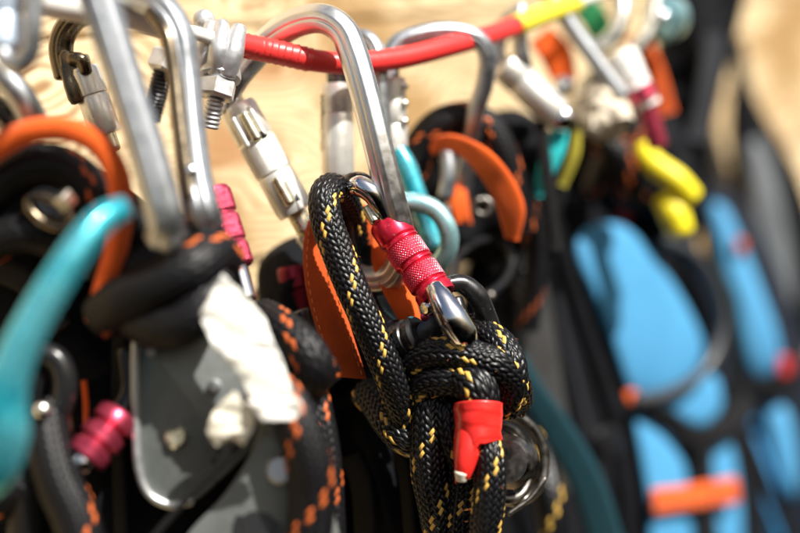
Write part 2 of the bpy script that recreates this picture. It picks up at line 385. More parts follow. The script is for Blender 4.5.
def pad(name, outline, d, th, m, parent=None, tilt=(0, 0), power=.5, wrinkle=0.0, torn=False):
    """a padded closed body: outline (pixels) at depth d, th mm thick at its middle, both faces bulging"""
    o = ragged(outline) if torn else closed2d(outline); c = o.mean(0); k = len(o); rings = [1, .985, .95, .88, .78, .65, .5, .35, .2, .08]
    V = []
    for side in (-1, 1):
        for i, s in enumerate(rings):
            if side == 1 and i == 0: continue
            q = c + (o - c) * s; h = th / 2 * (1 - s**4)**power
            if wrinkle: h = h * (1 + wrinkle * np.sin(q[:, 0] * .11 + q[:, 1] * .07) * np.sin(q[:, 1] * .09 + 1))
            if torn: h = h * .35 + np.zeros(len(q))
            fold = .36 * (2.2 * np.sin(q[:, 0] * .13 + q[:, 1] * .05) + 1.5 * np.sin(q[:, 1] * .16 - q[:, 0] * .09) + .8 * np.sin(q[:, 1] * .4)) if torn else 0
            dd = d + fold + tilt[0] * (q[:, 0] - c[0]) + tilt[1] * (q[:, 1] - c[1]) + side * h
            V.append(np.array([P(a_, b_, e_) for (a_, b_), e_ in zip(q, dd)]))
    nr = len(rings); F = []
    def rg(side, i):
        if side == -1: return i * k
        return 0 if i == 0 else nr * k + (i - 1) * k
    for side in (-1, 1):
        for i in range(nr - 1):
            a_, b_ = rg(side, i), rg(side, i + 1)
            for j in range(k):
                j2 = (j + 1) % k; f = (a_ + j, a_ + j2, b_ + j2, b_ + j)
                F.append(f if side == -1 else f[::-1])
    V = np.vstack(V); a_ = rg(-1, nr - 1); F.append(tuple(range(a_, a_ + k))); a_ = rg(1, nr - 1); F.append(tuple(range(a_, a_ + k))[::-1])
    return newmesh(name, V, F, m, parent)
def plate(name, outline, d, th, m, parent=None, tilt=(0, 0), smooth=8, bev=.8, hole=None):
    o = closed2d(outline, smooth); c = o.mean(0); k = len(o)
    def ring(s_in, dep):
        q = []
        nrm = np.roll(o, -1, 0) - np.roll(o, 1, 0); nrm = np.stack([nrm[:, 1], -nrm[:, 0]], 1); nrm /= np.linalg.norm(nrm, axis=1)[:, None]
        area = .5 * np.sum(o[:, 0] * np.roll(o[:, 1], -1) - np.roll(o[:, 0], -1) * o[:, 1]); sg = -1 if area > 0 else 1
        qq = o + nrm * s_in * sg / (KX * d)
        return np.array([P(x, y, d + dep + tilt[0] * (x - c[0]) + tilt[1] * (y - c[1])) for x, y in qq])
    R_ = [ring(bev, -th / 2), ring(bev * .3, -th / 2 + bev * .3), ring(0, -th / 2 + bev), ring(0, th / 2 - bev), ring(bev, th / 2)]
    V = np.vstack(R_); F = [tuple(f) for f in grid_faces(5, k)]; F.append(tuple(range(k))[::-1]); F.append(tuple(range(4 * k, 5 * k)))
    return sharp(newmesh(name, V, F, m, parent), 35)
def ballpt(name, p, r, m, parent=None, sq=.7):
    px, py, d = p; e = r / (KX * d)
    pr = [(0, .01)] + [(.5 - .5 * math.cos(a), r * math.sin(a)) for a in np.linspace(.15, math.pi - .15, 12)] + [(1, .01)]
    return lathe(name, (px, py, d - r * sq), (px, py, d + r * sq), pr, m, parent, n=24)

# ------------------------------------------------------------------ THE WALL: vertical pine boards, at 45 degrees to the view
def build_wall():
    nrm = np.array([.715, -.70, 0]); nrm /= np.linalg.norm(nrm); hv = np.array([.70, .715, 0]); hv /= np.linalg.norm(hv); up = np.array([0, 0, 1.0])
    c0 = ORG + Fv * 612
    V, F = [], []
    y0 = -560; hgt = 96; k = 0
    for i in range(13):
        z0, z1 = y0 + i * hgt + .8, y0 + (i + 1) * hgt - .8; jit = (i * 37 % 5 - 2) * .35
        prof = [(z0, 20), (z0, 1.2), (z0 + 1.2, 0), (z1 - 1.2, 0), (z1, 1.2), (z1, 20)]
        for x in (-900, 1400):
            for z, dep in prof: V.append(c0 + hv * x + up * z - nrm * (dep + jit))
        for j in range(5): F.append((k + j, k + j + 1, k + 6 + j + 1, k + 6 + j))
        k += 12
    m = bpy.data.materials.new('pine_boards'); m.use_nodes = True; N = m.node_tree.nodes; L = m.node_tree.links; b = N['Principled BSDF']
    tc = N.new('ShaderNodeTexCoord'); mp = N.new('ShaderNodeMapping'); mp.inputs['Rotation'].default_value = (0, 0, -math.atan2(hv[1], hv[0]))
    L.new(tc.outputs['Object'], mp.inputs['Vector'])
    def noise(scale, sc3, detail=4, rot=None):
        q = N.new('ShaderNodeMapping'); q.inputs['Scale'].default_value = sc3; L.new(mp.outputs['Vector'], q.inputs['Vector'])
        n = N.new('ShaderNodeTexNoise'); n.inputs['Scale'].default_value = scale; n.inputs['Detail'].default_value = detail; L.new(q.outputs['Vector'], n.inputs['Vector']); return n
    def math_(op, a, b_=None, c=None):
        x = N.new('ShaderNodeMath'); x.operation = op
        for i, v in enumerate((a, b_, c)):
            if v is None: continue
            if isinstance(v, (int, float)): x.inputs[i].default_value = v
            else: L.new(v, x.inputs[i])
        return x.outputs[0]
    sep = N.new('ShaderNodeSeparateXYZ'); L.new(mp.outputs['Vector'], sep.inputs[0])
    big = noise(1, (9, 1, 22), 2)
    board = math_('FLOOR', math_('DIVIDE', sep.outputs['Z'], .096))
    rings = math_('ADD', math_('MULTIPLY', big.outputs['Fac'], 55), math_('ADD', math_('MULTIPLY', sep.outputs['Z'], 400), math_('MULTIPLY', board, 3.7)))
    s = math_('SINE', math_('MULTIPLY', rings, 2.6)); s = math_('MULTIPLY_ADD', s, .5, .5); s = math_('POWER', s, 3)
    fine = noise(1, (60, 1, 1500), 3)
    patch = noise(1, (11, 1, 16), 4)  # brown wood patches, also painting in the gear's shadow on the boards
    r1 = N.new('ShaderNodeMix'); r1.data_type = 'RGBA'; r1.inputs[6].default_value = (.74, .605, .375, 1); r1.inputs[7].default_value = (.24, .13, .045, 1)
    L.new(math_('MULTIPLY', s, 1.0), r1.inputs['Factor'])
    r2 = N.new('ShaderNodeMix'); r2.data_type = 'RGBA'; r2.inputs[7].default_value = (.27, .155, .05, 1)
    ramp = N.new('ShaderNodeValToRGB'); ramp.color_ramp.elements[0].position = .5; ramp.color_ramp.elements[1].position = .62; L.new(patch.outputs['Fac'], ramp.inputs['Fac'])
    L.new(math_('MULTIPLY', ramp.outputs['Color'], .9), r2.inputs['Factor']); L.new(r1.outputs[2], r2.inputs[6])
    r3 = N.new('ShaderNodeMix'); r3.data_type = 'RGBA'; r3.inputs[7].default_value = (.4, .23, .09, 1); L.new(math_('MULTIPLY', fine.outputs['Fac'], .35), r3.inputs['Factor']); L.new(r2.outputs[2], r3.inputs[6])
    # knots
    q = N.new('ShaderNodeMapping'); q.inputs['Scale'].default_value = (5, 5, 11); L.new(mp.outputs['Vector'], q.inputs['Vector'])
    vo = N.new('ShaderNodeTexVoronoi'); vo.inputs['Scale'].default_value = 1.1; L.new(q.outputs['Vector'], vo.inputs['Vector'])
    kr = N.new('ShaderNodeValToRGB'); kr.color_ramp.elements[0].position = .1; kr.color_ramp.elements[0].color = (1, 1, 1, 1); kr.color_ramp.elements[1].position = .22; kr.color_ramp.elements[1].color = (0, 0, 0, 1)
    L.new(vo.outputs['Distance'], kr.inputs['Fac'])
    r4 = N.new('ShaderNodeMix'); r4.data_type = 'RGBA'; r4.inputs[7].default_value = (.3, .13, .04, 1); L.new(math_('MULTIPLY', kr.outputs['Color'], .85), r4.inputs['Factor']); L.new(r3.outputs[2], r4.inputs[6])
    L.new(r4.outputs[2], b.inputs['Base Color']); b.inputs['Roughness'].default_value = .55
    bp = N.new('ShaderNodeBump'); bp.inputs['Strength'].default_value = .3; bp.inputs['Distance'].default_value = .5 * MM; L.new(fine.outputs['Fac'], bp.inputs['Height']); L.new(bp.outputs['Normal'], b.inputs['Normal'])
    o = newmesh('wall', np.array(V), F, m, smooth=False)
    tag(o, 'pale knotty pine board wall behind all the hanging gear', None, None, 'structure')
build_wall()

CG = 'carabiners hanging along the cord'
def gate_sleeve(parent, p0, p1, r, m, prof='plain', knurl=None, name='locking_sleeve'):
    if prof == 'plain': pr = [(0, r*.7), (0, r*.93), (.04, r), (.30, r), (.315, r*.93), (.335, r), (.62, r), (.635, r*.94), (.655, r), (.95, r), (1, r*.92), (1, r*.6)]
    elif prof == 'ribs': pr = [(0, r*.6), (.0, r*.9), (.06, r), (.26, r), (.3, r*.8), (.36, r*.8), (.4, r), (.6, r), (.64, r*.8), (.7, r*.8), (.74, r), (.95, r), (1, r*.85), (1, r*.6)]
    return lathe(name, p0, p1, pr, m, parent, knurl=knurl)

# ------------------------------------------------------------------ hanging cord
def build_cord():
    T = Thing('hanging_cord', 'taut cord sleeved in white, then red, then yellow hose, carrying the carabiners', 'cord', (150, 20, 425))
    line = [(-40, -18, 405), (60, 4, 412), (120, 12, 420), (150, 20, 425), (205, 36, 438), (240, 45, 450), (275, 52, 457), (310, 60, 462), (350, 63, 467), (400, 58, 478), (450, 46, 492), (500, 32, 512), (545, 14, 535), (600, -6, 565), (660, -30, 600)]
    tube('white_sleeve', line[:4] + [(162, 24, 428)], 4.6, M['white_hose'], T)
    tube('cord_core', line[3:5] + [(238, 44.5, 449)], 2.2, M['white_hose'], T)
    o = tube('red_sleeve', [(236, 43, 448)] + line[6:11] + [(490, 35, 508), (515, 26, 520)], 3.75, M['red_hose'], T, step=.6, n=28)
    # wound tape ridges on the hose near the clamp
    tube('yellow_sleeve', [(517, 25, 521)] + line[12:13] + [(575, 3, 550)], 4.1, M['yellow_hose'], T)
    tube('cord_core', [(570, 4, 549)] + line[13:], 2.2, M['white_hose'], T)
    V, F = [], []
    c, par, u = spline(PS([(246, 46, 451)] + line[6:8]), .25); t, a, b = frames(c); k = 40
    ang = np.linspace(0, 2*math.pi, k, endpoint=False)
    ph = (u[:, None] / 2.6 + ang[None] / (2*math.pi)) % 1
    R_ = 3.8 + .38 * ph
    V = c[:, None] + a[:, None] * (np.cos(ang)[None] * R_)[..., None] + b[:, None] * (np.sin(ang)[None] * R_)[..., None]
    newmesh('wound_tape', V.reshape(-1, 3), grid_faces(len(c), k), M['red_hose'], T)
build_cord()

# ------------------------------------------------------------------ anchor clamp and bolt
def hexprism(name, p0, p1, r, m, parent):
    pr = [(0, .01), (0, r*.86), (.12, r), (.88, r), (1, r*.86), (1, .01)]
    A = lathe(name, p0, p1, pr, m, parent, n=6); sharp(A, 20); A.data.polygons.foreach_set('use_smooth', [False]*len(A.data.polygons)); return A
def thread(name, p0, p1, r, m, parent, pitch=1.3):
    A, B = P(*p0), P(*p1); L_ = np.linalg.norm(B - A); n = int(L_ / pitch); pr = [(0, .01)]
    for i in range(n): pr += [((i + .02) / n, r*.84), ((i + .5) / n, r), ((i + .6) / n, r)]
    pr += [(1, r*.84), (1, .01)]
    return lathe(name, p0, p1, pr, m, parent, n=28)
T = Thing('cord_clamp', 'rough galvanised clamp gripping the left end of the red sleeve', 'clamp', (220, 60, 446))
for a in ([(207, 72, 445), (206, 50, 443), (212, 24, 446)], [(217, 72, 442), (220, 48, 439), (222, 24, 444)], [(226, 74, 442), (233, 52, 440), (239, 28, 444)]):
    tube('prong', a, 3.0, M['galv'], T, scale=[1.2, 1.2, .8])
ballpt('cap', (204, 20, 450), 3.6, M['galv'], T); ballpt('cap', (199, 42, 450), 4.6, M['galv'], T)
lathe('collar', (222, 62, 446), (219, 80, 444), [(0, 2), (0, 5), (.3, 6.2), (.7, 6.9), (.9, 6.9), (1, 5.5), (1, 2)], M['galv'], T)
hexprism('hex_nut', (219, 80, 444), (215, 98, 443), 6.3, M['galv'], T)
thread('threaded_stud', (216, 97, 444), (210, 128, 446), 3.0, M['galv'], T)
T = Thing('hex_bolt', 'hex headed bolt with dark threaded shank left of the clamp', 'bolt', (160, 64, 447))
hexprism('bolt_head', (171, 53, 468), (163, 73, 467), 6.4, M['galv'], T)
thread('shank', (164, 71, 468), (150, 120, 474), 3.7, M['dark_steel'], T)

# ------------------------------------------------------------------ main silver carabiner (sharp, centre)
T = Thing('carabiner', 'large sharp silver carabiner with an arched top, hooked over the red sleeve', 'carabiner', (352, 60, 450), CG)
fr = [(226, 112, 469), (232, 86, 468), (250, 60, 468), (275, 36, 465), (300, 22, 460), (324, 19, 455), (343, 31, 452), (354, 56, 450), (366, 98, 449), (379, 150, 449), (390, 195, 451), (400, 232, 455), (402, 258, 459), (390, 278, 464), (364, 280, 468), (338, 266, 472), (318, 248, 474), (306, 234, 475)]
bar('frame', fr, 4.9, 4.2, M['alu'], T, step=.8, scale=[.8, .9] + [1]*8 + [1]*6 + [.95, .9])
g0, g1 = (229, 92, 470), (307, 232, 472)
tube('gate', [g0, (268, 162, 477), g1], 3.4, M['brass'], T)
def along(p, q, t): return tuple(a + (b - a) * t for a, b in zip(p, q))
S = gate_sleeve(T, along(g0, g1, .1), along(g0, g1, .86), 6.5, M['sleeve'], 'plain', knurl=[(.335, .62)])
for s, (ox, oy) in ((.14, (-9, 7)), (.14, (11, -4)), (.62, (10, 2))):
    q0, q1 = along(g0, g1, s), along(g0, g1, s + .2)
    bx = [(q0[0] + ox * .8, q0[1] + oy, q0[2] - 5), (q1[0] + ox * .8, q1[1] + oy, q1[2] - 5)]
    tube('slot_rail', bx, 1.3, M['sleeve'], S, step=.6)
for s0, s1, ox in ((.16, .34, 2), (.62, .80, -1)):
    q0, q1 = along(g0, g1, s0), along(g0, g1, s1); tube('slot_window', [(q0[0] + ox, q0[1], q0[2] - 5.3), (q1[0] + ox, q1[1], q1[2] - 5.9)], 1.9, M['brass'], S, step=.6)
    tube('slot_window', [(q0[0] + ox + 7, q0[1] - 3, q0[2] - 4.3), (q1[0] + ox + 7, q1[1] - 3, q1[2] - 5.4)], 1.1, M['black_plastic'], S, step=.6)
ballpt('hinge_pin', (305, 228, 470), 1.6, M['chrome'], T)

# ------------------------------------------------------------------ red-sleeved steel carabiner (focus)
T = Thing('carabiner', 'steel carabiner with a knurled red locking sleeve, tied into the yellow flecked rope', 'carabiner', (412, 260, 450), CG)
fr = [(385, 219, 455), (379, 205, 454), (372, 192, 454), (362, 184, 454.5), (352, 184, 456), (346, 193, 459), (343, 215, 464), (350, 258, 468), (368, 300, 467), (390, 326, 462), (414, 336, 457), (440, 327, 452)]
bar('frame', fr, 3.2, 3.3, M['dark_steel'], T, step=.7, scale=[.85, .85, 1, 1.15, 1.15, 1, 1, 1, 1, 1, 1, .9], nrm=plane_normal(fr))
nz = [(384, 217, 451.5), (378, 205, 450), (371, 193, 449.5), (360, 186, 450.5), (352, 188, 452)]
tube('nose', nz, 3.1, M['chrome'], T, scale=[.8, .95, 1.2, 1.25, .9], e=.9, step=.5)
tube('catch_pin', [(367, 208, 452), (375, 222, 450)], 1.7, M['brass'], T, step=.6)
tube('catch_pin', [(381, 205, 459), (392, 222, 456)], 2.0, M['alu_soft'], T, step=.6)
a0, a1 = (386, 221, 456), (438, 298, 445)
pr = [(.01, 3.0), (0, 5.6), (.015, 6.1), (.04, 6.4), (.25, 6.45), (.268, 6.1), (.28, 5.6), (.315, 5.6), (.33, 6.25), (.34, 6.4), (.535, 6.4), (.545, 6.2), (.56, 5.7), (.61, 5.7), (.625, 6.2), (.635, 6.4), (.82, 6.4), (.83, 6.2), (.845, 5.6), (.875, 5.6), (.89, 6.35), (.9, 6.5), (.985, 6.5), (1.0, 6.35), (1.0, 5.6), (.99, 5.2), (.8, 5.2)]
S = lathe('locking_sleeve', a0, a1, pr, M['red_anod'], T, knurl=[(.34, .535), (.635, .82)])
# raised red ramps between the knurled bands
for t0 in (.285, .565, .85):
    q0, q1 = np.array(P(*along(a0, a1, t0))), P(*along(a0, a1, t0 + .045)); ax = (q1 - q0); t = ax / np.linalg.norm(ax)
    v = np.array([.1, -1, .15]); v -= v @ t * t; v /= np.linalg.norm(v); w = np.cross(t, v); pts = []
    for s in np.linspace(0, 1, 16):
        an = -1.5 + 2.7 * s; pts.append(q0 + ax * s + (v * math.cos(an) + w * math.sin(an)) * 5.9)
    V, F, uv = sweep(np.array(pts), circ(.62, 10), [.5] + [1]*14 + [.5], .4, px=False); newmesh('ramp', V, F, M['red_anod'], S, uv)
# polished gate tongue and fork below the sleeve
tube('gate', [(434, 288, 441), (442, 301, 438), (452, 318, 436.5), (463, 335, 437.5), (472, 349, 440)], 4.8, M['chrome'], T, scale=[.7, .9, 1.1, 1.05, .55], e=.95, step=.5, n=28)
tube('fork', [(447, 284, 448), (463, 284, 450), (477, 296, 451), (486, 314, 453), (494, 336, 456), (500, 352, 460)], 3.2, M['dark_steel'], T, scale=[.8, 1, 1.1, 1, 1, 1], step=.6)
tube('fork', [(456, 300, 449), (462, 316, 447), (470, 334, 448)], 2.3, M['dark_steel'], T, step=.6)
lathe('hinge_pin', (424, 309, 440), (436, 303, 444), [(0, .01), (0, 1.6), (.08, 2), (.3, 2), (.34, 1.5), (1, 1.5), (1, .01)], M['chrome'], T)
ballpt('rivet', (425, 317, 445), 1.5, M['pink_anod'], T)
plate('cheek', [(418, 324), (440, 310), (447, 330), (425, 346), (416, 340)], 447, 5, M['dark_steel'], T, smooth=4, bev=1)
T = Thing('rubber_stopper', 'ribbed black rubber stopper below the red locking sleeve', 'stopper', (402, 338, 450))
lathe('cap', (420, 333, 446), (392, 346, 452), [(0, 3), (0, 5.5), (.08, 6.3), (.22, 6.3), (.26, 5.7), (.34, 5.7), (.38, 6.4), (.55, 6.4), (.6, 5.8), (.66, 5.8), (.7, 6.2), (.95, 6), (1, 5), (1, 2)], M['black_plastic'], T)

# ------------------------------------------------------------------ the focal rope
T = Thing('rope', 'black rope with yellow flecks, doubled over and knotted, its end bound in red tape', 'rope', (440, 380, 448))
paths = [
 ([(372, 330, 486), (366, 285, 482), (360, 250, 477), (352, 218, 469), (342, 196, 460), (331, 189, 452), (324, 199, 447), (327, 222, 445), (337, 250, 444), (350, 283, 443), (363, 313, 443), (377, 345, 444), (391, 377, 446), (403, 408, 450), (412, 440, 456)], [.8,.82,.85,.88] + [.92]*11),
 ([(474, 322, 458), (486, 333, 453), (500, 345, 449), (509, 363, 446), (510, 385, 446), (503, 408, 452)], [.8, .85, .95, 1, 1, 1]),
 ([(407, 385, 458), (413, 365, 450), (430, 354, 444), (452, 353, 441), (475, 358, 440), (497, 368, 441), (514, 386, 448), (516, 400, 458)], None),
 ([(424, 410, 456), (421, 392, 450), (432, 380, 445), (452, 378, 442), (474, 378, 443), (490, 378, 447)], None),
 ([(448, 380, 450), (462, 379, 442), (475, 386, 438), (480, 398, 437.5), (478, 412, 438), (475, 430, 438)], [.9, 1.1, 1.2, 1.15, .95, .75]),
 ([(484, 422, 439), (487, 440, 436.5), (490, 458, 434.5), (490, 485, 434), (487, 520, 435), (484, 560, 438)], [.7, .8, .88, .9, .9, .9]),
 ([(440, 392, 452), (430, 405, 449), (428, 430, 448), (430, 470, 448), (437, 510, 449), (444, 560, 452)], [1, 1, 1.08, 1.1, 1.05, 1]),
 ([(463, 455, 448), (462, 485, 449), (458, 520, 449), (456, 560, 450)], None),
 ([(366, 392, 468), (378, 405, 462), (390, 423, 456), (406, 438, 452), (424, 441, 453), (440, 434, 457)], None),
 ([(452, 398, 452), (447, 415, 448), (450, 440, 447), (462, 462, 449)], None),
]
braid('braided_sheath', paths, 5.6, M['rope_yellow'], T)
# vinyl tape round tail and standing part
def tape():
    k = 64; rows = []; A = np.array([478.5, 404.0]); B = np.array([478.0, 447.0])
    for i, s in enumerate(np.linspace(0, 1, 26)):
        cx, cy = A + (B - A) * s
        ang = np.linspace(0, 2*math.pi, k, endpoint=False)
        ra = 7.6 * (1 + .015*math.sin(s*9)) * (1 - .04*s); rb = 8.2
        lay = .25 if (s > .1) else 0
        wr = .22 * np.sin(ang * 5 + s * 7) * s**1.5 + .12 * np.sin(ang * 3 - s * 11)
        step_ = .22 * ((s * 3.2 + ang / (2*math.pi)) % 1)
        x = np.cos(ang) * (ra + wr + step_); y = -np.sin(ang) * (rb + wr + step_)
        low = np.where(s > .55, (s - .55) * 26 * np.clip(-np.cos(ang) , 0, 1), 0) - np.where(s > .6, (s - .6) * 5 * np.clip(np.cos(ang + .2), 0, 1), 0)
        c = P(cx, cy, 437.5)
        rows.append(c + Rv * x[:, None] + Fv * y[:, None] - Uv * low[:, None] + Uv * (np.sin(ang) * 2.0)[:, None])
    V = np.vstack(rows); n = 26
    return V, grid_faces(n, k)
V, F = tape(); tp = newmesh('red_tape', V, F, M['red_tape'], T); md = tp.modifiers.new('thickness', 'SOLIDIFY'); md.thickness = .0005
te = tube('taped_end', [(471, 428, 436), (468, 448, 433.5), (465, 464, 432.5), (463, 476, 432.5)], 4.2, M['red_tape'], T, scale=[1.25, 1.1, .9, .66], step=.7, e=.9)
tube('burnt_tip', [(462, 472, 431.5), (461.5, 480, 432)], 2.5, M['cream_tape'], te, scale=[1, .7], step=.5)
# fibres lifting off the sheath
VV, FF = [], []; off = 0
for i in range(150):
    pth = paths[random.choice([0, 0, 1, 2, 2, 3, 4, 5, 5, 6])][0]; j = random.randrange(1, len(pth) - 1)
    s = random.random(); base = P(*along(pth[j], pth[j+1] if j + 1 < len(pth) else pth[j], s))
    dr = rng.normal(size=3); dr[1] = -abs(dr[1]) * .6; dr /= np.linalg.norm(dr); b0 = base + dr * 5.6; L1 = random.uniform(.8, 2.4); bend = rng.normal(size=3) * .5
    pp = np.array([b0, b0 + dr * L1 * .5 + bend * .3, b0 + dr * L1 + bend])
    V, F, uv = sweep(pp, circ(.035, 3), None, .6, px=False, caps=False); VV.append(V); FF += [tuple(int(x) + off for x in f) for f in F]; off += len(V)
newmesh('loose_fibres', np.vstack(VV), FF, M['stitch'], T)

# ------------------------------------------------------------------ flat orange sling beside the rope
T = Thing('sling', 'flat rust orange webbing sling hanging behind the yellow flecked rope', 'sling', (330, 300, 456))
sl = ribbon('webbing_strand', [(316, 205, 468), (306, 228, 462), (303, 258, 458), (307, 295, 455), (318, 335, 454), (330, 376, 455)],
       [(334, 208, 470), (332, 232, 464), (334, 262, 459), (342, 298, 456), (354, 338, 455), (367, 379, 456)], M['web_rust'], T, 1.6)
ribbon('webbing_strand', [(372, 232, 468), (372, 262, 464), (383, 292, 461), (398, 320, 461), (404, 345, 466)],
       [(384, 228, 470), (398, 258, 466), (412, 290, 463), (421, 318, 462), (424, 342, 467)], M['web_orange'], T, 1.6)
ribbon('webbing_strand', [(340, 200, 474), (356, 198, 470), (372, 214, 470), (378, 236, 474)], [(344, 222, 474), (354, 218, 470), (362, 232, 470), (366, 250, 474)], M['web_orange'], T, 1.6)
for dx in (3.5,):
    for e, base in ((0, [(309, 232), (307, 260), (311, 296), (322, 336), (333, 373)]), (1, [(329, 233), (331, 263), (338, 299), (350, 339), (362, 375)])):
        VV, FF = [], []; off = 0; q, _, u = spline(PS([(x, y, d - 1.4) for (x, y), d in zip(base, (462, 457, 454, 453, 454))]), 1.5)
        for a_, b_ in zip(q[::2], q[1::2]):
            V, F, uv = sweep(np.array([a_, (a_+b_)/2 - Fv*.15, b_]), circ(.16, 5), None, .5, px=False); VV.append(V); FF += [tuple(int(x)+off for x in f) for f in F]; off += len(V)
        newmesh('stitching', np.vstack(VV), FF, M['stitch'], sl)

# ------------------------------------------------------------------ pulley right of the knot
T = Thing('pulley', 'worn steel pulley hanging behind the taped rope end', 'pulley', (518, 455, 462))
def ring(name, c, rx, ry, d, r, m, parent, a0=0, a1=360, tilt=0, dz=0, **k):
    pts = []
    n = 22
    full = (a1 - a0) >= 360
    for i in range(n + (0 if full else 1)):
        a = math.radians(a0 + (a1 - a0) * i / n); x, y = rx * math.cos(a), ry * math.sin(a); tt = math.radians(tilt)
        pts.append((c[0] + x * math.cos(tt) - y * math.sin(tt), c[1] + x * math.sin(tt) + y * math.cos(tt), d + dz * math.cos(a)))
    return tube(name, pts, r, m, parent, closed=full, **k)
ring('side_plate', (510, 458), 34, 44, 466, 1.8, M['tarnish'], T, tilt=-14, dz=6)
ring('side_plate', (503, 462), 26, 38, 460, 1.7, M['tarnish'], T, tilt=-14, dz=6)
lathe('sheave', (506, 462, 452), (514, 462, 470), [(0, .01), (0, 7), (.2, 9), (.45, 6.6), (.55, 6.6), (.8, 9), (1, 7), (1, .01)], M['tarnish'], T)
tube('lever', [(519, 378, 458), (524, 396, 458), (520, 412, 460)], 3.2, M['tarnish'], T, e=.6)
tube('wire_gate', [(545, 478, 462), (530, 498, 460), (508, 514, 458)], .9, M['tarnish'], T)

# ------------------------------------------------------------------ carabiners just behind the main one
T = Thing('carabiner', 'upright silver carabiner with a white sleeve, half hidden by the large one', 'carabiner', (358, 110, 482), CG)
bar('frame', [(337, 92, 484), (337, 70, 484), (345, 48, 483), (360, 37, 482), (374, 46, 480), (379, 70, 479), (381, 110, 479), (383, 160, 480), (381, 200, 482), (366, 216, 484), (346, 210, 486), (338, 192, 486)], 3.0, 3.2, M['alu_soft'], T, scale=[1]*12)
tube('gate', [(337, 72, 484), (338, 196, 486)], 3.6, M['dark_steel'], T, scale=[1, 1])
lathe('locking_sleeve', (337, 84, 484), (338, 176, 485), [(0, 4), (0, 5.4), (.05, 5.7), (.3, 5.7), (.32, 5.3), (.36, 5.7), (.95, 5.7), (1, 5.2), (1, 4)], M['sleeve'], T)
tube('sleeve_rail', [(323, 95, 482), (324, 150, 483)], 1.3, M['brass'], T)
T = Thing('carabiner', 'wide silver pear shaped carabiner on the red sleeve, next right of the large one', 'carabiner', (440, 60, 496), CG)
bar('frame', [(390, 82, 492), (388, 62, 492), (396, 44, 493), (420, 34, 494), (450, 31, 496), (476, 38, 498), (487, 56, 500), (485, 82, 503), (476, 112, 508), (468, 160, 518), (456, 205, 526), (430, 222, 526), (405, 205, 515), (397, 168, 500)], 3.3, 3.3, M['alu_soft'], T)
tube('gate', [(390, 66, 492), (396, 165, 495)], 3.2, M['dark_steel'], T)
lathe('locking_sleeve', (391, 78, 491), (394, 150, 493), [(0, 3.5), (0, 4.8), (.06, 5.1), (.28, 5.1), (.3, 4.6), (.35, 5.1), (.62, 5.1), (.65, 4.7), (.68, 5.1), (1, 4.9), (1, 3.5)], M['sleeve'], T)
for q in (86, 104, 122): ballpt('stud', (404, q, 488), 1.6, M['zinc'], T)
T = Thing('carabiner', 'teal and pale cyan carabiner peeping out behind the red locking sleeve', 'carabiner', (440, 215, 482), CG)
tube('frame', [(372, 214, 480), (390, 204, 479), (412, 202, 478), (434, 209, 478), (447, 226, 478), (449, 246, 480), (438, 266, 484), (424, 284, 490)], 3.3, M['ice'], T)
tube('gate', [(396, 148, 492), (406, 166, 491), (416, 192, 490), (427, 222, 490), (433, 246, 490)], 3.6, M['teal'], T, scale=[1, 1.1, 1, 1, 1.2])

# orange loop and rope, behind right of centre
T = Thing('sling', 'bright orange webbing loop arching over black gear right of the red sleeve', 'sling', (480, 170, 502))
ribbon('webbing', [(430, 146, 512), (438, 136, 506), (460, 136, 500), (490, 151, 494), (514, 180, 496), (525, 210, 499), (519, 240, 504)],
       [(434, 156, 512), (444, 150, 508), (460, 156, 503), (475, 171, 499), (488, 189, 500), (497, 209, 502), (505, 237, 506)], M['web_orange'], T, 1.6)
ribbon('webbing', [(450, 182, 520), (448, 200, 518), (455, 222, 520)], [(464, 178, 522), (468, 200, 520), (472, 224, 522)], M['web_orange'], T, 1.6)
T = Thing('rope', 'black rope with orange flecks arched above the bright orange loop', 'rope', (460, 120, 520))
braid('braided_sheath', [([(412, 175, 520), (420, 145, 518), (440, 124, 516), (468, 118, 516), (490, 130, 518), (503, 155, 520), (512, 190, 524), (520, 230, 530)], None)], 6.0, M['rope_orange'], T, res=4)
T = Thing('steel_ring', 'small dark steel ring right of the knurled red sleeve', 'ring', (490, 275, 505))
ring('band', (482, 268), 33, 25, 520, 1.5, M['black_plastic'], T, tilt=-40, dz=14); ballpt('bead', (490, 296, 510), 2.0, M['tarnish'], T)
T = Thing('swivel', 'small chrome swivel in the dark under the bright orange loop', 'swivel', (483, 207, 512))
ring('eye', (483, 207), 8, 8, 514, 1.3, M['tarnish'], T); ballpt('ball', (479, 201, 512), 1.8, M['tarnish'], T)
tube('shank', [(446, 150, 516), (449, 175, 515), (446, 196, 516)], 3, M['alu_soft'], T)

# ------------------------------------------------------------------ black bodies of gear behind (harnesses, pouches)
def pouch(label, outline, d, th, m='black_cloth', tilt=(0, 0), extra=()):
    T = Thing('gear_pouch', label, 'pouch', (sum(p[0] for p in outline)/len(outline), sum(p[1] for p in outline)/len(outline), d))
    pad('body', outline, d, th, M[m], T, tilt, wrinkle=.25)
    for nm, pts, w, mm in extra: strip(nm, pts, w, M[mm], T)
    return T
pouch('black nylon pouch filling the gap between the rope knot and the grey plates', [(262, 330), (258, 268), (286, 240), (320, 236), (400, 250), (450, 330), (480, 450), (500, 580), (400, 600), (310, 590), (268, 450)], 500, 46, extra=[('strap', [(350, 400, 474), (380, 450, 471), (400, 560, 472)], 14, 'web_black'), ('zip_pull', [(330, 440, 473), (338, 470, 472), (338, 560, 473)], 10, 'grey_stub')] if False else [('strap', [(395, 440, 470), (405, 480, 468), (412, 560, 470)], 12, 'web_black'), ('strap', [(350, 455, 474), (362, 490, 472), (366, 560, 474)], 22, 'web_black')])
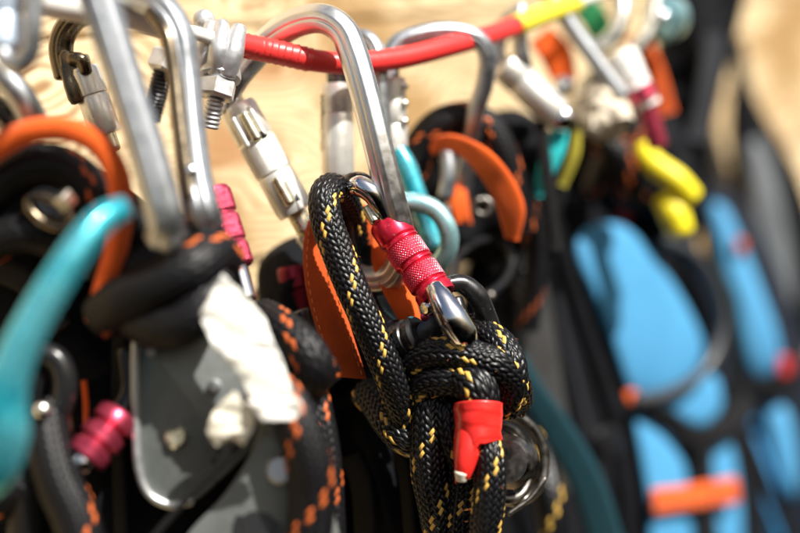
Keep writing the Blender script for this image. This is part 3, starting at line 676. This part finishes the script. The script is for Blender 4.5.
pouch('black gear bag behind the orange loop and its flecked rope', [(400, 150), (425, 125), (470, 118), (520, 110), (565, 150), (562, 210), (520, 250), (490, 262), (440, 260), (405, 240)], 562, 34, extra=[('strap', [(540, 120, 532), (548, 180, 531), (556, 250, 532)], 12, 'web_black')])
pouch('black lined bag at lower left, behind the pink ribbed sleeve', [(-60, 170), (20, 150), (110, 175), (190, 250), (262, 330), (296, 420), (290, 600), (60, 610), (-60, 590)], 428, 22, extra=[('strap', [(-20, 262, 412), (30, 285, 410), (60, 330, 412)], 26, 'web_black'), ('strap', [(120, 330, 414), (118, 420, 413), (122, 560, 414)], 14, 'web_black'), ('piping', [(84, 380, 413), (86, 410, 412), (85, 450, 413)], 3, 'web_orange')])
pouch('black shoulder bag top right, hung against the bare boards', [(668, -40), (748, -50), (738, 30), (722, 90), (712, 140), (708, 200), (690, 250), (668, 200), (655, 100)], 700, 60, extra=[('strap', [(702, 60, 664), (708, 110, 662), (700, 170, 664)], 22, 'slate_w')] if False else [('strap', [(714, 30, 664), (708, 80, 662), (696, 140, 664)], 20, 'slate_web')])
pouch('black bag beneath the beige cord knot and yellow rubber ties', [(560, 130), (600, 60), (650, 60), (690, 150), (700, 200), (680, 222), (640, 215), (590, 214), (555, 200)], 640, 30)

# ------------------------------------------------------------------ blue padded harnesses on the right
def H(px, off=0): return 652 + .5 * (px - 630) - off
def hp(name, o, off, th, m, T, **k): return pad(name, o, H(closed2d(o)[:, 0].mean(), off), th, M[m], T, tilt=(.5, 0), **k)
def hs(pts, off): return [(x, y, H(x, off)) for x, y in pts]
T = Thing('harness', 'large sky blue padded harness with black edging and an orange strap', 'harness', (630, 380, 652))
hp('backing', [(470, 260), (510, 215), (560, 195), (640, 195), (700, 250), (742, 380), (760, 600), (560, 610), (470, 600), (455, 400)], 0, 26, 'black_cloth', T)
hp('back_pad', [(577, 238), (592, 226), (618, 224), (642, 240), (666, 272), (690, 312), (703, 346), (697, 373), (673, 393), (646, 398), (627, 388), (611, 345), (593, 300), (577, 262)], 16, 18, 'blue_foam', T)
hp('waist_pad', [(662, 402), (702, 374), (720, 384), (720, 410), (702, 427), (680, 420)], 14, 12, 'blue_foam', T)
hp('leg_pad', [(634, 418), (652, 420), (676, 446), (688, 486), (692, 590), (655, 590), (646, 500)], 16, 14, 'blue_foam', T)
hp('leg_pad', [(712, 444), (727, 438), (738, 476), (742, 560), (724, 580), (712, 500)], 14, 12, 'blue_foam', T)
hp('side_pad', [(512, 262), (532, 248), (548, 290), (562, 380), (572, 470), (560, 500), (540, 460), (520, 370)], 16, 14, 'grey_cloth', T)
tube('edging', hs([(548, 212), (558, 245), (574, 300), (597, 370), (617, 440), (631, 560)], 14), 4.6, M['black_cloth'], T)
tube('edging', hs([(646, 205), (680, 250), (706, 300), (720, 360), (712, 400)], 10), 4.2, M['navy_cloth'], T)
strip('strap', hs([(640, 404), (668, 420), (698, 440), (730, 424), (752, 400)], 28), [20, 22, 26, 24, 22], M['web_black'], T)
strip('strap', hs([(700, 436), (704, 480), (708, 580)], 27), [18, 20, 24], M['web_black'], T)
strip('cross_strap', hs([(653, 502), (690, 497), (737, 490)], 31), [26, 24, 26], M['web_orange'], T, 2)
hp('tab', [(625, 392), (636, 390), (639, 400), (629, 404)], 26, 4, 'web_rust', T)
strip('strap', hs([(500, 300), (516, 370), (530, 440), (548, 560)], 24), [14, 16, 14, 16], M['web_black'], T)
strip('strap', hs([(546, 236), (556, 300), (574, 380), (594, 470), (604, 560)], 22), [10, 10, 10, 12, 12], M['slate_web'], T)
strip('strap', hs([(492, 270), (515, 250), (535, 242), (552, 240)], 26), 14, M['slate_web'], T)
hp('buckle', [(598, 430), (616, 428), (620, 452), (602, 456)], 30, 7, 'black_plastic', T)
T = Thing('strap', 'dark strap with a dull steel buckle hanging under the orange loop', 'strap', (530, 300, 560))
strip('webbing', [(512, 236, 560), (520, 270, 560), (522, 320, 562), (516, 380, 566)], [16, 14, 14, 12], M['web_black'], T)
ring('buckle', (521, 282), 13, 9, 555, 1.5, M['dark_steel'], T, tilt=70)
T = Thing('rope', 'thin black rope with orange flecks hanging left of the teal strap', 'rope', (520, 200, 545))
braid('braided_sheath', [([(508, 150, 545), (520, 185, 542), (532, 225, 542), (536, 270, 546), (528, 330, 550)], None)], 4.2, M['rope_orange'], T, res=4, starts=1)
T = Thing('cable_loop', 'thin black cable loop curving over the large blue back pad', 'cable', (720, 320, 655))
tube('cable', hs([(664, 240), (695, 256), (716, 285), (723, 325), (710, 362), (688, 384), (660, 396), (636, 400)], 30), 2.9, M['cable'], T)
T = Thing('harness', 'narrow blue padded harness with black lattice at the right edge', 'harness', (760, 380, 730))
pad('backing', [(700, 200), (730, 190), (770, 250), (800, 330), (830, 420), (840, 600), (740, 600), (735, 450), (715, 330)], 742, 26, M['navy_cloth'], T)
pad('back_pad', [(709, 208), (724, 206), (738, 232), (757, 278), (776, 330), (780, 362), (766, 378), (750, 374), (740, 340), (733, 300), (718, 262)], 722, 14, M['blue_foam'], T)
pad('leg_pad', [(766, 412), (786, 408), (797, 450), (797, 495), (784, 490), (770, 450)], 724, 12, M['blue_foam'], T)
pad('leg_pad', [(744, 440), (758, 436), (776, 480), (784, 530), (770, 548), (752, 500)], 724, 12, M['blue_deep'], T)
pad('side_pad', [(738, 385), (752, 384), (760, 410), (750, 430), (740, 420)], 724, 8, M['blue_deep'], T)
strip('strap', [(735, 395, 712), (750, 440, 711), (770, 490, 712), (800, 560, 716)], 12, M['web_black'], T)
strip('strap', [(742, 388, 712), (775, 386, 712), (800, 372, 716)], 22, M['web_black'], T)
pad('tab', [(778, 358), (790, 358), (790, 374), (780, 376)], 712, 4, M['web_red'], T); pad('tab', [(736, 240), (744, 240), (745, 252), (738, 254)], 714, 4, M['web_rust'], T)
T = Thing('backpack', 'black bag with a slate grey panel hanging at the far right', 'bag', (770, 220, 780))
pad('body', [(738, 60), (752, 110), (790, 180), (812, 240), (820, 330), (800, 352), (770, 340), (745, 280), (735, 200), (728, 120)], 790, 34, M['black_cloth'], T)
pad('panel', [(748, 140), (766, 150), (784, 210), (794, 290), (786, 335), (768, 322), (754, 260), (748, 200)], 776, 14, M['slate_cloth'], T)
strip('strap', [(735, 40, 790), (748, 100, 780), (790, 175, 776), (815, 250, 778)], 16, M['web_black'], T)
T = Thing('strap', 'dark petrol blue strap running down beside the knotted rope', 'strap', (570, 440, 555))
strip('webbing', [(505, 340, 556), (530, 390, 556), (560, 435, 560), (588, 485, 564), (612, 560, 570)], [22, 28, 32, 34, 36], M['web_petrol'], T, 2.5)
T = Thing('rope', 'blurred black rope with yellow flecks beside the pulley', 'rope', (548, 490, 540))
braid('braided_sheath', [([(520, 430, 560), (538, 455, 548), (547, 485, 540), (552, 515, 538), (556, 560, 540)], None)], 6.0, M['rope_yellow'], T, res=4)

# ------------------------------------------------------------------ upper right: more carabiners, knots, straps
T = Thing('carabiner', 'silver carabiner with a long white barrel sleeve slanting down below the yellow sleeve', 'carabiner', (530, 85, 535), CG)
tube('frame', [(520, 8, 534), (519, 26, 530), (521, 50, 530), (526, 72, 534), (540, 110, 545)], 3.1, M['alu_soft'], T)
tube('frame', [(521, 8, 536), (506, 24, 540), (498, 48, 540), (502, 66, 538)], 3.1, M['alu_soft'], T)
lathe('locking_sleeve', (503, 64, 534), (560, 118, 534), [(0, 3), (0, 5), (.05, 6.4), (.3, 6.4), (.32, 5.9), (.36, 6.4), (.92, 6.4), (1, 5), (1, 3)], M['sleeve'], T)
ballpt('sleeve_end', (561, 119, 532), 5.2, M['chrome'], T)
T = Thing('carabiner', 'long grey spined carabiner ending above the beige cord knot', 'carabiner', (585, 50, 548), CG)
tube('spine', [(530, -30, 545), (550, -4, 545), (572, 28, 546), (598, 64, 547), (622, 96, 548)], 3.3, M['alu_soft'], T)
lathe('locking_sleeve', (624, 62, 556), (648, 108, 554), [(0, 3), (0, 5.4), (.1, 6), (.45, 6), (.5, 5.4), (.55, 6), (1, 5.4), (1, 3)], M['white_hose'], T)
lathe('sleeve_band', (638, 88, 552), (645, 101, 552), [(0, 3), (0, 6.2), (1, 6.2), (1, 3)], M['pink_anod'], T)
lathe('sleeve_collar', (620, 54, 557), (630, 74, 556), [(0, 3), (0, 6), (.2, 6.6), (.8, 6.6), (1, 6), (1, 3)], M['white_hose'], T)
tube('gate', [(648, 108, 555), (658, 146, 556)], 4, M['pink_anod'], T)
T = Thing('carabiner', 'pale round carabiner bend at the top edge right of the yellow sleeve', 'carabiner', (600, 20, 570), CG)
tube('frame', [(566, 22, 572), (580, 42, 570), (600, 46, 568), (616, 32, 568), (622, 8, 570), (618, -20, 574)], 3.6, M['zinc'], T)
T = Thing('carabiner', 'pale curved carabiner arm rising to the top edge beside the white disc', 'carabiner', (640, 40, 585), CG)
tube('frame', [(618, 66, 584), (634, 52, 584), (648, 32, 585), (654, 4, 587), (654, -24, 590)], 3.8, M['zinc'], T)
T = Thing('disc_tag', 'blurred pale blue white disc hanging at the top edge', 'disc', (665, 18, 590))
lathe('disc', (662, 18, 584), (668, 18, 592), [(0, .01), (0, 7), (.2, 10), (.8, 10), (1, 8), (1, .01)], M['ice'], T); ballpt('stud', (662, 17, 582), 3, M['chrome'], T)
T = Thing('strap', 'green webbing strap between the yellow sleeve and pale carabiner bend', 'strap', (590, 15, 590))
strip('webbing', [(565, -10, 592), (588, 10, 590), (606, 40, 590)], 26, M['web_green'], T)
T = Thing('strap', 'short orange webbing tab left of the beige cord knot', 'strap', (555, 58, 572))
strip('webbing', [(540, 35, 575), (556, 55, 572), (566, 84, 574)], [26, 32, 24], M['web_orange'], T)
T = Thing('strap', 'rust brown strap behind the pink and white sleeve', 'strap', (650, 75, 600))
strip('webbing', [(634, 35, 604), (650, 70, 600), (664, 115, 602)], [24, 28, 26], M['web_rust'], T)
T = Thing('bolt_end', 'round chrome bolt end shining left of the beige cord knot', 'bolt', (563, 86, 560))
ballpt('dome', (564, 86, 556), 4.2, M['chrome'], T); lathe('shank', (564, 86, 558), (566, 84, 590), [(0, 2.5), (1, 2.5)], M['chrome'], T)
T = Thing('cord_knot', 'frayed beige cord knot under the grey spined carabiner', 'knot', (604, 112, 560))
kp = []
for i in range(9):
    a = i * .7; kp.append(([(604 + 24*math.cos(a+s*1.9)*(.15+.75*s), 112 + 25*math.sin(a+s*1.9)*(.15+.75*s), 552 + 6*math.sin(3*a + s*2.5)) for s in (0, .33, .66, 1)], None))
braid('braided_cord', kp, 4.4, M['rope_beige'], T, res=4, N=12)
VV, FF = [], []; off = 0
for i in range(420):
    a = random.uniform(0, 6.28); b0 = P(604, 112, 556); dr = Rv*math.cos(a) + Uv*math.sin(a) - Fv*random.uniform(0, .9); dr /= np.linalg.norm(dr)
    p0 = b0 + dr*random.uniform(5, 9); p1 = p0 + dr*random.uniform(2, 5) + rng.normal(size=3)
    V, F, uv = sweep(np.array([p0, (p0+p1)/2 + rng.normal(size=3)*.5, p1]), circ(.22, 4), None, 1.5, px=False, caps=False); VV.append(V); FF += [tuple(int(x)+off for x in f) for f in F]; off += len(V)
newmesh('frayed_ends', np.vstack(VV), FF, M['rope_beige'], T)
T = Thing('strap', 'teal webbing strap hanging below the long white barrel sleeve', 'strap', (550, 155, 556))
strip('webbing', [(563, 120, 538), (556, 146, 534), (546, 170, 534), (538, 196, 538)], [12, 20, 18, 8], M['web_teal'], T)
T = Thing('strap', 'narrow olive yellow strap beside the teal strap', 'strap', (566, 165, 575))
strip('webbing', [(578, 130, 545), (574, 155, 543), (562, 186, 545)], [6, 11, 9], M['web_olive'], T)
T = Thing('rubber_tie', 'long yellow rubber tie, the upper of the two', 'tie', (668, 172, 590), 'yellow rubber ties')
tube('body', [(642, 148, 594), (654, 164, 590), (676, 180, 588), (692, 197, 590)], 5.1, M['web_yellow'], T, scale=[.8, 1, 1.05, .95])
T = Thing('rubber_tie', 'short yellow rubber tie, the lower of the two', 'tie', (676, 218, 592), 'yellow rubber ties')
tube('body', [(664, 198, 594), (674, 214, 592), (681, 232, 592)], 5.8, M['web_yellow'], T, scale=[.9, 1.1, .95])
T = Thing('strap', 'crumpled red strap above the large blue back pad', 'strap', (605, 205, 640))
strip('webbing', [(582, 190, 640), (602, 196, 638), (616, 206, 638), (628, 222, 640)], [12, 18, 16, 12], M['web_red'], T); strip('webbing', [(596, 180, 634), (612, 205, 632), (626, 222, 634)], 8, M['web_red'], T)
T = Thing('rope', 'black rope with faint orange flecks under the beige cord knot', 'rope', (620, 160, 600))
braid('braided_sheath', [([(600, 135, 596), (618, 155, 594), (626, 178, 598), (632, 200, 608)], None), ([(640, 100, 600), (632, 140, 598), (608, 165, 600), (598, 190, 610)], None)], 6.5, M['rope_orange'], T, res=4)

# ------------------------------------------------------------------ LEFT side, nearer than the focus
T = Thing('carabiner', 'dark olive carabiner with a bright sleeve, high on the left', 'carabiner', (75, 55, 440), CG)
bar('frame', [(112, 6, 434), (96, 10, 436), (76, 18, 438), (64, 34, 440), (61, 52, 441), (66, 76, 442)], 3.9, 3.9, M['bronze'], T)
plate('hinge_block', [(58, 56), (72, 54), (84, 96), (78, 104), (68, 100)], 440, 8, M['bronze'], T, smooth=3, bev=1)
tube('latch', [(70, 58, 435), (82, 60, 434), (86, 72, 436)], 2, M['bronze'], T)
tube('gate', [(80, 58, 441), (112, 150, 444)], 3, M['brass'], T)
lathe('locking_sleeve', (83, 68, 440), (106, 134, 442), [(0, 3), (0, 4.6), (.06, 5), (.4, 5), (.42, 4.6), (.46, 5), (.95, 5), (1, 4.5), (1, 3)], M['sleeve'], T)
T = Thing('carabiner', 'pale blue grey carabiner cut off by the top left corner', 'carabiner', (15, 30, 372), CG)
tube('frame', [(34, -40, 372), (33, 20, 372), (30, 52, 373), (16, 66, 374), (2, 50, 376), (-2, 0, 377), (0, -40, 378)], 2.7, M['alu_soft'], T)
lathe('locking_sleeve', (4, -30, 378), (4, 54, 377), [(0, 3), (0, 4.6), (.1, 5), (.5, 5), (.53, 4.5), (.57, 5), (.9, 5), (1, 3)], M['pale_blue'], T)
T = Thing('quick_link', 'blurred grey steel link at the left edge above the orange loop', 'link', (15, 95, 400))
tube('bar', [(-20, 50, 398), (4, 76, 398), (24, 102, 400), (38, 130, 404)], 4.2, M['alu_soft'], T); tube('bar', [(-30, 90, 404), (0, 112, 404), (20, 136, 406)], 3.6, M['dark_steel'], T)
T = Thing('carabiner', 'out of focus silver carabiner spine slanting across the upper left', 'carabiner', (130, 100, 388), CG)
bar('spine', [(78, -50, 380), (96, -8, 380), (112, 40, 380), (128, 92, 380), (144, 142, 380), (158, 190, 380), (166, 222, 381), (163, 240, 385)], 5.2, 4.2, M['alu_soft'], T, nrm=-Fv + Rv*.1)
T = Thing('carabiner', 'silver carabiner with a dark inner edge and a knurled pink sleeve', 'carabiner', (190, 90, 412), CG)
fr = [(118, -6, 420), (142, -2, 416), (163, 10, 412), (178, 36, 410), (184, 75, 409), (188, 120, 406), (194, 170, 402), (201, 205, 398), (208, 226, 400)]
bar('frame', fr, 4.9, 4.4, M['alu_soft'], T, nrm=-Fv)
lathe('locking_sleeve', (211, 190, 430), (236, 268, 426), [(0, 3), (0, 5.4), (.05, 5.9), (.3, 5.9), (.33, 5.3), (.38, 5.9), (.66, 5.9), (.69, 5.3), (.74, 5.9), (.97, 5.9), (1, 5), (1, 3)], M['pink_anod'], T, knurl=[(.05, .3), (.38, .66), (.74, .97)])
tube('gate', [(236, 264, 426), (246, 300, 424)], 3.4, M['chrome'], T)
tube('inner_dark_reflection', [(150, 12, 410), (166, 34, 406), (174, 75, 404), (179, 120, 401), (185, 165, 398), (191, 200, 396)], 2.1, M['bronze'], T)  # added dark bar standing for the frame's dark reflection on its inner side
ballpt('hinge_pin', (191, 172, 397), 2.4, M['chrome'], T)
T = Thing('sling', 'tubular orange webbing ring looping over the left edge', 'sling', (110, 190, 388))
tube('webbing', [(-30, 168, 392), (0, 146, 390), (32, 131, 388), (68, 130, 387), (98, 144, 386), (117, 174, 387), (121, 210, 390), (116, 250, 394), (106, 284, 398), (96, 320, 402)], 4.3, M['web_orange'], T, e=.8, n=16)
T = Thing('rope', 'black rope with orange flecks coiled inside the orange ring', 'rope', (50, 185, 400))
braid('braided_sheath', [([(-30, 215, 404), (0, 186, 401), (34, 166, 400), (66, 170, 401), (92, 196, 403), (100, 240, 408)], None), ([(-20, 250, 404), (20, 232, 402), (60, 240, 404), (100, 262, 408)], None)], 6.2, M['rope_orange'], T, res=4, starts=1)
T = Thing('quick_link', 'small bright steel link glinting inside the orange ring', 'link', (55, 205, 390))
ring('bar', (50, 212), 24, 12, 394, 1.5, M['bronze'], T, tilt=30); lathe('hex_nut', (60, 194, 389), (70, 206, 391), [(0, 2), (0, 2.7), (.1, 3.2), (.9, 3.2), (1, 2.7), (1, 2)], M['zinc'], T, n=6)
T = Thing('carabiner', 'large teal carabiner arm across the lower left, well out of focus', 'carabiner', (50, 300, 352), CG)
fr = [(124, 208, 362), (104, 218, 358), (84, 240, 354), (60, 276, 351), (34, 320, 349), (14, 362, 348), (4, 400, 348), (6, 436, 348), (-4, 472, 350), (-40, 500, 354)]
V, F, uv = sweep(fr, round_profile([(-3.2, -1.6), (-3.2, 1.6), (-1.2, 4.3), (1.2, 4.3), (3.2, 1.6), (3.2, -1.6), (1.2, -4.3), (-1.2, -4.3)], .5), [.75, .9, .95, 1, 1.05, 1.15, 1.35, 1.35, 1.1, .9], 1.2, ref=-Fv + Rv*.3)
newmesh('frame', V, F, M['teal'], T, uv)
T = Thing('rope', 'black rope with orange flecks knotted round the two silver carabiner ends', 'rope', (160, 270, 394))
braid('braided_sheath', [
 ([(96, 268, 408), (112, 240, 403), (140, 230, 400), (172, 238, 402), (198, 236, 404), (214, 256, 408)], [1.1]*6),
 ([(104, 316, 400), (124, 300, 394), (156, 286, 391), (192, 268, 391), (212, 254, 398), (222, 262, 404)], [1.15]*6),
 ([(120, 300, 404), (146, 322, 396), (178, 324, 392), (202, 306, 392), (216, 280, 398)], [1.1]*5),
 ([(116, 268, 402), (146, 262, 399), (180, 262, 398), (202, 266, 400)], [1.1]*4)], 6.2, M['rope_orange'], T, res=4, starts=1)
# orange flecked rope on the right of the grey plates
T = Thing('rope', 'black rope with orange flecks running down the right of the grey plates', 'rope', (305, 400, 420))
braid('braided_sheath', [
 ([(262, 318, 424), (282, 330, 416), (304, 350, 411), (314, 372, 412), (300, 384, 420)], [1.05]*5),
 ([(262, 352, 430), (286, 372, 420), (308, 378, 416), (326, 362, 420)], None),
 ([(306, 378, 424), (314, 410, 421), (321, 450, 420), (325, 500, 420), (328, 560, 420)], [.95]*5),
 ([(262, 385, 400), (284, 400, 396), (298, 425, 394), (308, 460, 394), (312, 500, 396), (306, 560, 398)], [1.1]*6)], 6.0, M['rope_orange'], T, res=5)
T = Thing('tape_tag', 'crumpled white cloth tape flag, blown out bright, left of the rope', 'tag', (245, 350, 385))
pad('flap', [(222, 274), (240, 290), (265, 318), (270, 334), (282, 360), (296, 402), (278, 416), (256, 410), (240, 376), (222, 352), (214, 348), (199, 316), (210, 296)], 387, 3, M['white_tape'], T, tilt=(.05, -.03), torn=True)
pad('flap', [(246, 402), (270, 396), (300, 400), (303, 411), (292, 420), (262, 421)], 382, 3, M['white_tape'], T, torn=True)
pad('flap', [(234, 391), (250, 402), (256, 424), (243, 446), (232, 438), (216, 447), (206, 432), (212, 414), (222, 402)], 389, 3, M['cream_tape'], T, torn=True)
tube('plate_gap_line', [(238, 446, 390), (216, 469, 392), (186, 500, 394), (146, 545, 396)], 1.05, M['web_black'], T)  # solid black line added for the dark gap between the grey plates
# grey descender
T = Thing('descender', 'worn grey metal descender with two overlapping side plates and rivets', 'descender', (220, 430, 406))
ol = [(136, 340), (150, 333), (215, 330), (262, 345), (290, 372), (282, 408), (252, 448), (222, 478), (196, 500), (174, 505), (152, 496), (140, 474), (137, 410)]
pl = plate('side_plate', ol, 408, 3.5, M['worn_plate'], T, tilt=(.03, 0))
rim = tube('plate_rim', [(136, 338, 403.5), (135, 372, 403.5), (136, 430, 403.5), (139, 470, 403.6), (150, 495, 404), (172, 505, 404.5), (192, 501, 405)], 1.25, M['plate_edge'], pl)
pl2 = plate('side_plate', [(268, 372), (296, 392), (312, 430), (326, 480), (338, 580), (240, 590), (160, 590), (186, 536), (226, 492), (256, 440)], 402, 3.2, M['worn_plate'], T, tilt=(.02, 0))
for (x, y, r, m) in ((151, 352, 1.6, 'plate_edge'), (215, 386, 2.0, 'plate_edge'), (176, 438, 3.2, 'brass')): lathe('rivet', (x, y, 403), (x, y, 410), [(0, .01), (0, r*.7), (.15, r), (1, r), (1, .01)], M[m], T, n=24)
lathe('rivet', (280, 470, 398), (283, 470, 404), [(0, .01), (0, 3.4), (.25, 4.6), (1, 4.6), (1, .01)], M['plate_edge'], T, n=28)
lathe('pivot_hole', (258, 526, 399.6), (258, 526, 403), [(0, .01), (0, 4.6), (.1, 5), (.1, 7), (1, 7.6), (1, .01)], M['black_plastic'], T, n=32)
T = Thing('carabiner', 'black carabiner with a blurred pink three ribbed sleeve, lower left', 'carabiner', (100, 440, 404), CG)
lathe('locking_sleeve', (122, 412, 406), (84, 460, 400), [(0, 3), (0, 5.4), (.08, 6.5), (.26, 6.5), (.32, 5.2), (.38, 5.2), (.42, 6.6), (.6, 6.6), (.66, 5.4), (.72, 5.4), (.76, 6.4), (.95, 6.2), (1, 4)], M['pink_anod'], T)
ballpt('sleeve_end', (82, 462, 398), 3.4, M['chrome'], T)
tube('frame', [(84, 462, 402), (76, 490, 404), (88, 530, 406), (110, 560, 408)], 3.6, M['dark_steel'], T); tube('frame', [(122, 412, 408), (132, 388, 410), (128, 350, 412)], 3.6, M['black_plastic'], T)
T = Thing('plastic_buckle', 'black plastic ring buckle between the teal arm and pink sleeve', 'buckle', (38, 390, 398))
ring('ring', (40, 392), 24, 38, 400, 3.6, M['black_plastic'], T, tilt=14); ballpt('stud', (42, 410, 392), 2.4, M['zinc'], T); tube('tongue', [(50, 350, 402), (62, 390, 402), (66, 432, 404)], 2, M['brass'], T)
T = Thing('rope', 'black rope with orange flecks descending in the bottom left corner', 'rope', (60, 480, 395))
braid('braided_sheath', [([(44, 405, 402), (48, 440, 398), (58, 480, 395), (76, 520, 394), (88, 570, 394)], [1.05]*5), ([(-10, 500, 402), (30, 490, 402), (30, 560, 404)], [1.1]*3)], 6.2, M['rope_orange'], T, res=4, starts=1)
T = Thing('carabiner', 'dim dark red sleeved carabiner deep behind the rust orange sling', 'carabiner', (292, 290, 470), CG)
lathe('locking_sleeve', (292, 266, 484), (300, 312, 484), [(0, 3), (0, 5), (.1, 5.6), (.45, 5.6), (.5, 4.8), (.55, 5.6), (1, 5), (1, 3)], M['dim_red'], T)
tube('frame', [(302, 312, 468), (312, 340, 468), (334, 380, 470)], 3.2, M['dark_steel'], T)

# ------------------------------------------------------------------ camera
cam = bpy.data.cameras.new('camera'); co = bpy.data.objects.new('camera', cam); col.objects.link(co); sc.camera = co
cam.sensor_width = 36; cam.lens = 36 / .5778; cam.clip_start = .02; cam.clip_end = 50
from mathutils import Matrix
mw = Matrix((( Rv[0], Uv[0], 0, 0), (Rv[1], Uv[1], -1, 0), (Rv[2], Uv[2], 0, ORG[2] * MM), (0, 0, 0, 1)))
co.matrix_world = mw
cam.dof.use_dof = True; cam.dof.focus_distance = .446; cam.dof.aperture_fstop = (cam.lens / 1000) / .0212; cam.dof.aperture_blades = 0

# ------------------------------------------------------------------ light
SUN_DIR = np.array([.62, -.50, .62]); SUN_DIR /= np.linalg.norm(SUN_DIR)      # towards the sun
w = bpy.data.worlds.new('World'); sc.world = w; w.use_nodes = True; N = w.node_tree.nodes; L = w.node_tree.links
sky = N.new('ShaderNodeTexSky'); sky.sky_type = 'NISHITA'; sky.sun_disc = False
el = math.asin(SUN_DIR[2]); sky.sun_elevation = el; sky.sun_rotation = math.atan2(SUN_DIR[0], SUN_DIR[1]); sky.dust_density = 4; sky.air_density = 1
L.new(sky.outputs['Color'], N['Background'].inputs['Color']); N['Background'].inputs['Strength'].default_value = .05
s = bpy.data.lights.new('sun', 'SUN'); s.energy = 4.5; s.angle = math.radians(.8); s.color = (1, .965, .9); so = bpy.data.objects.new('sun', s); col.objects.link(so)
so.rotation_euler = Vector(SUN_DIR).to_track_quat('Z', 'Y').to_euler()
sc.view_settings.view_transform = 'Standard'; sc.view_settings.look = 'None'; sc.view_settings.exposure = .8; sc.view_settings.gamma = 1
sc.render.engine = 'CYCLES'
for o in bpy.data.objects:
    if '_org' in o: del o['_org']
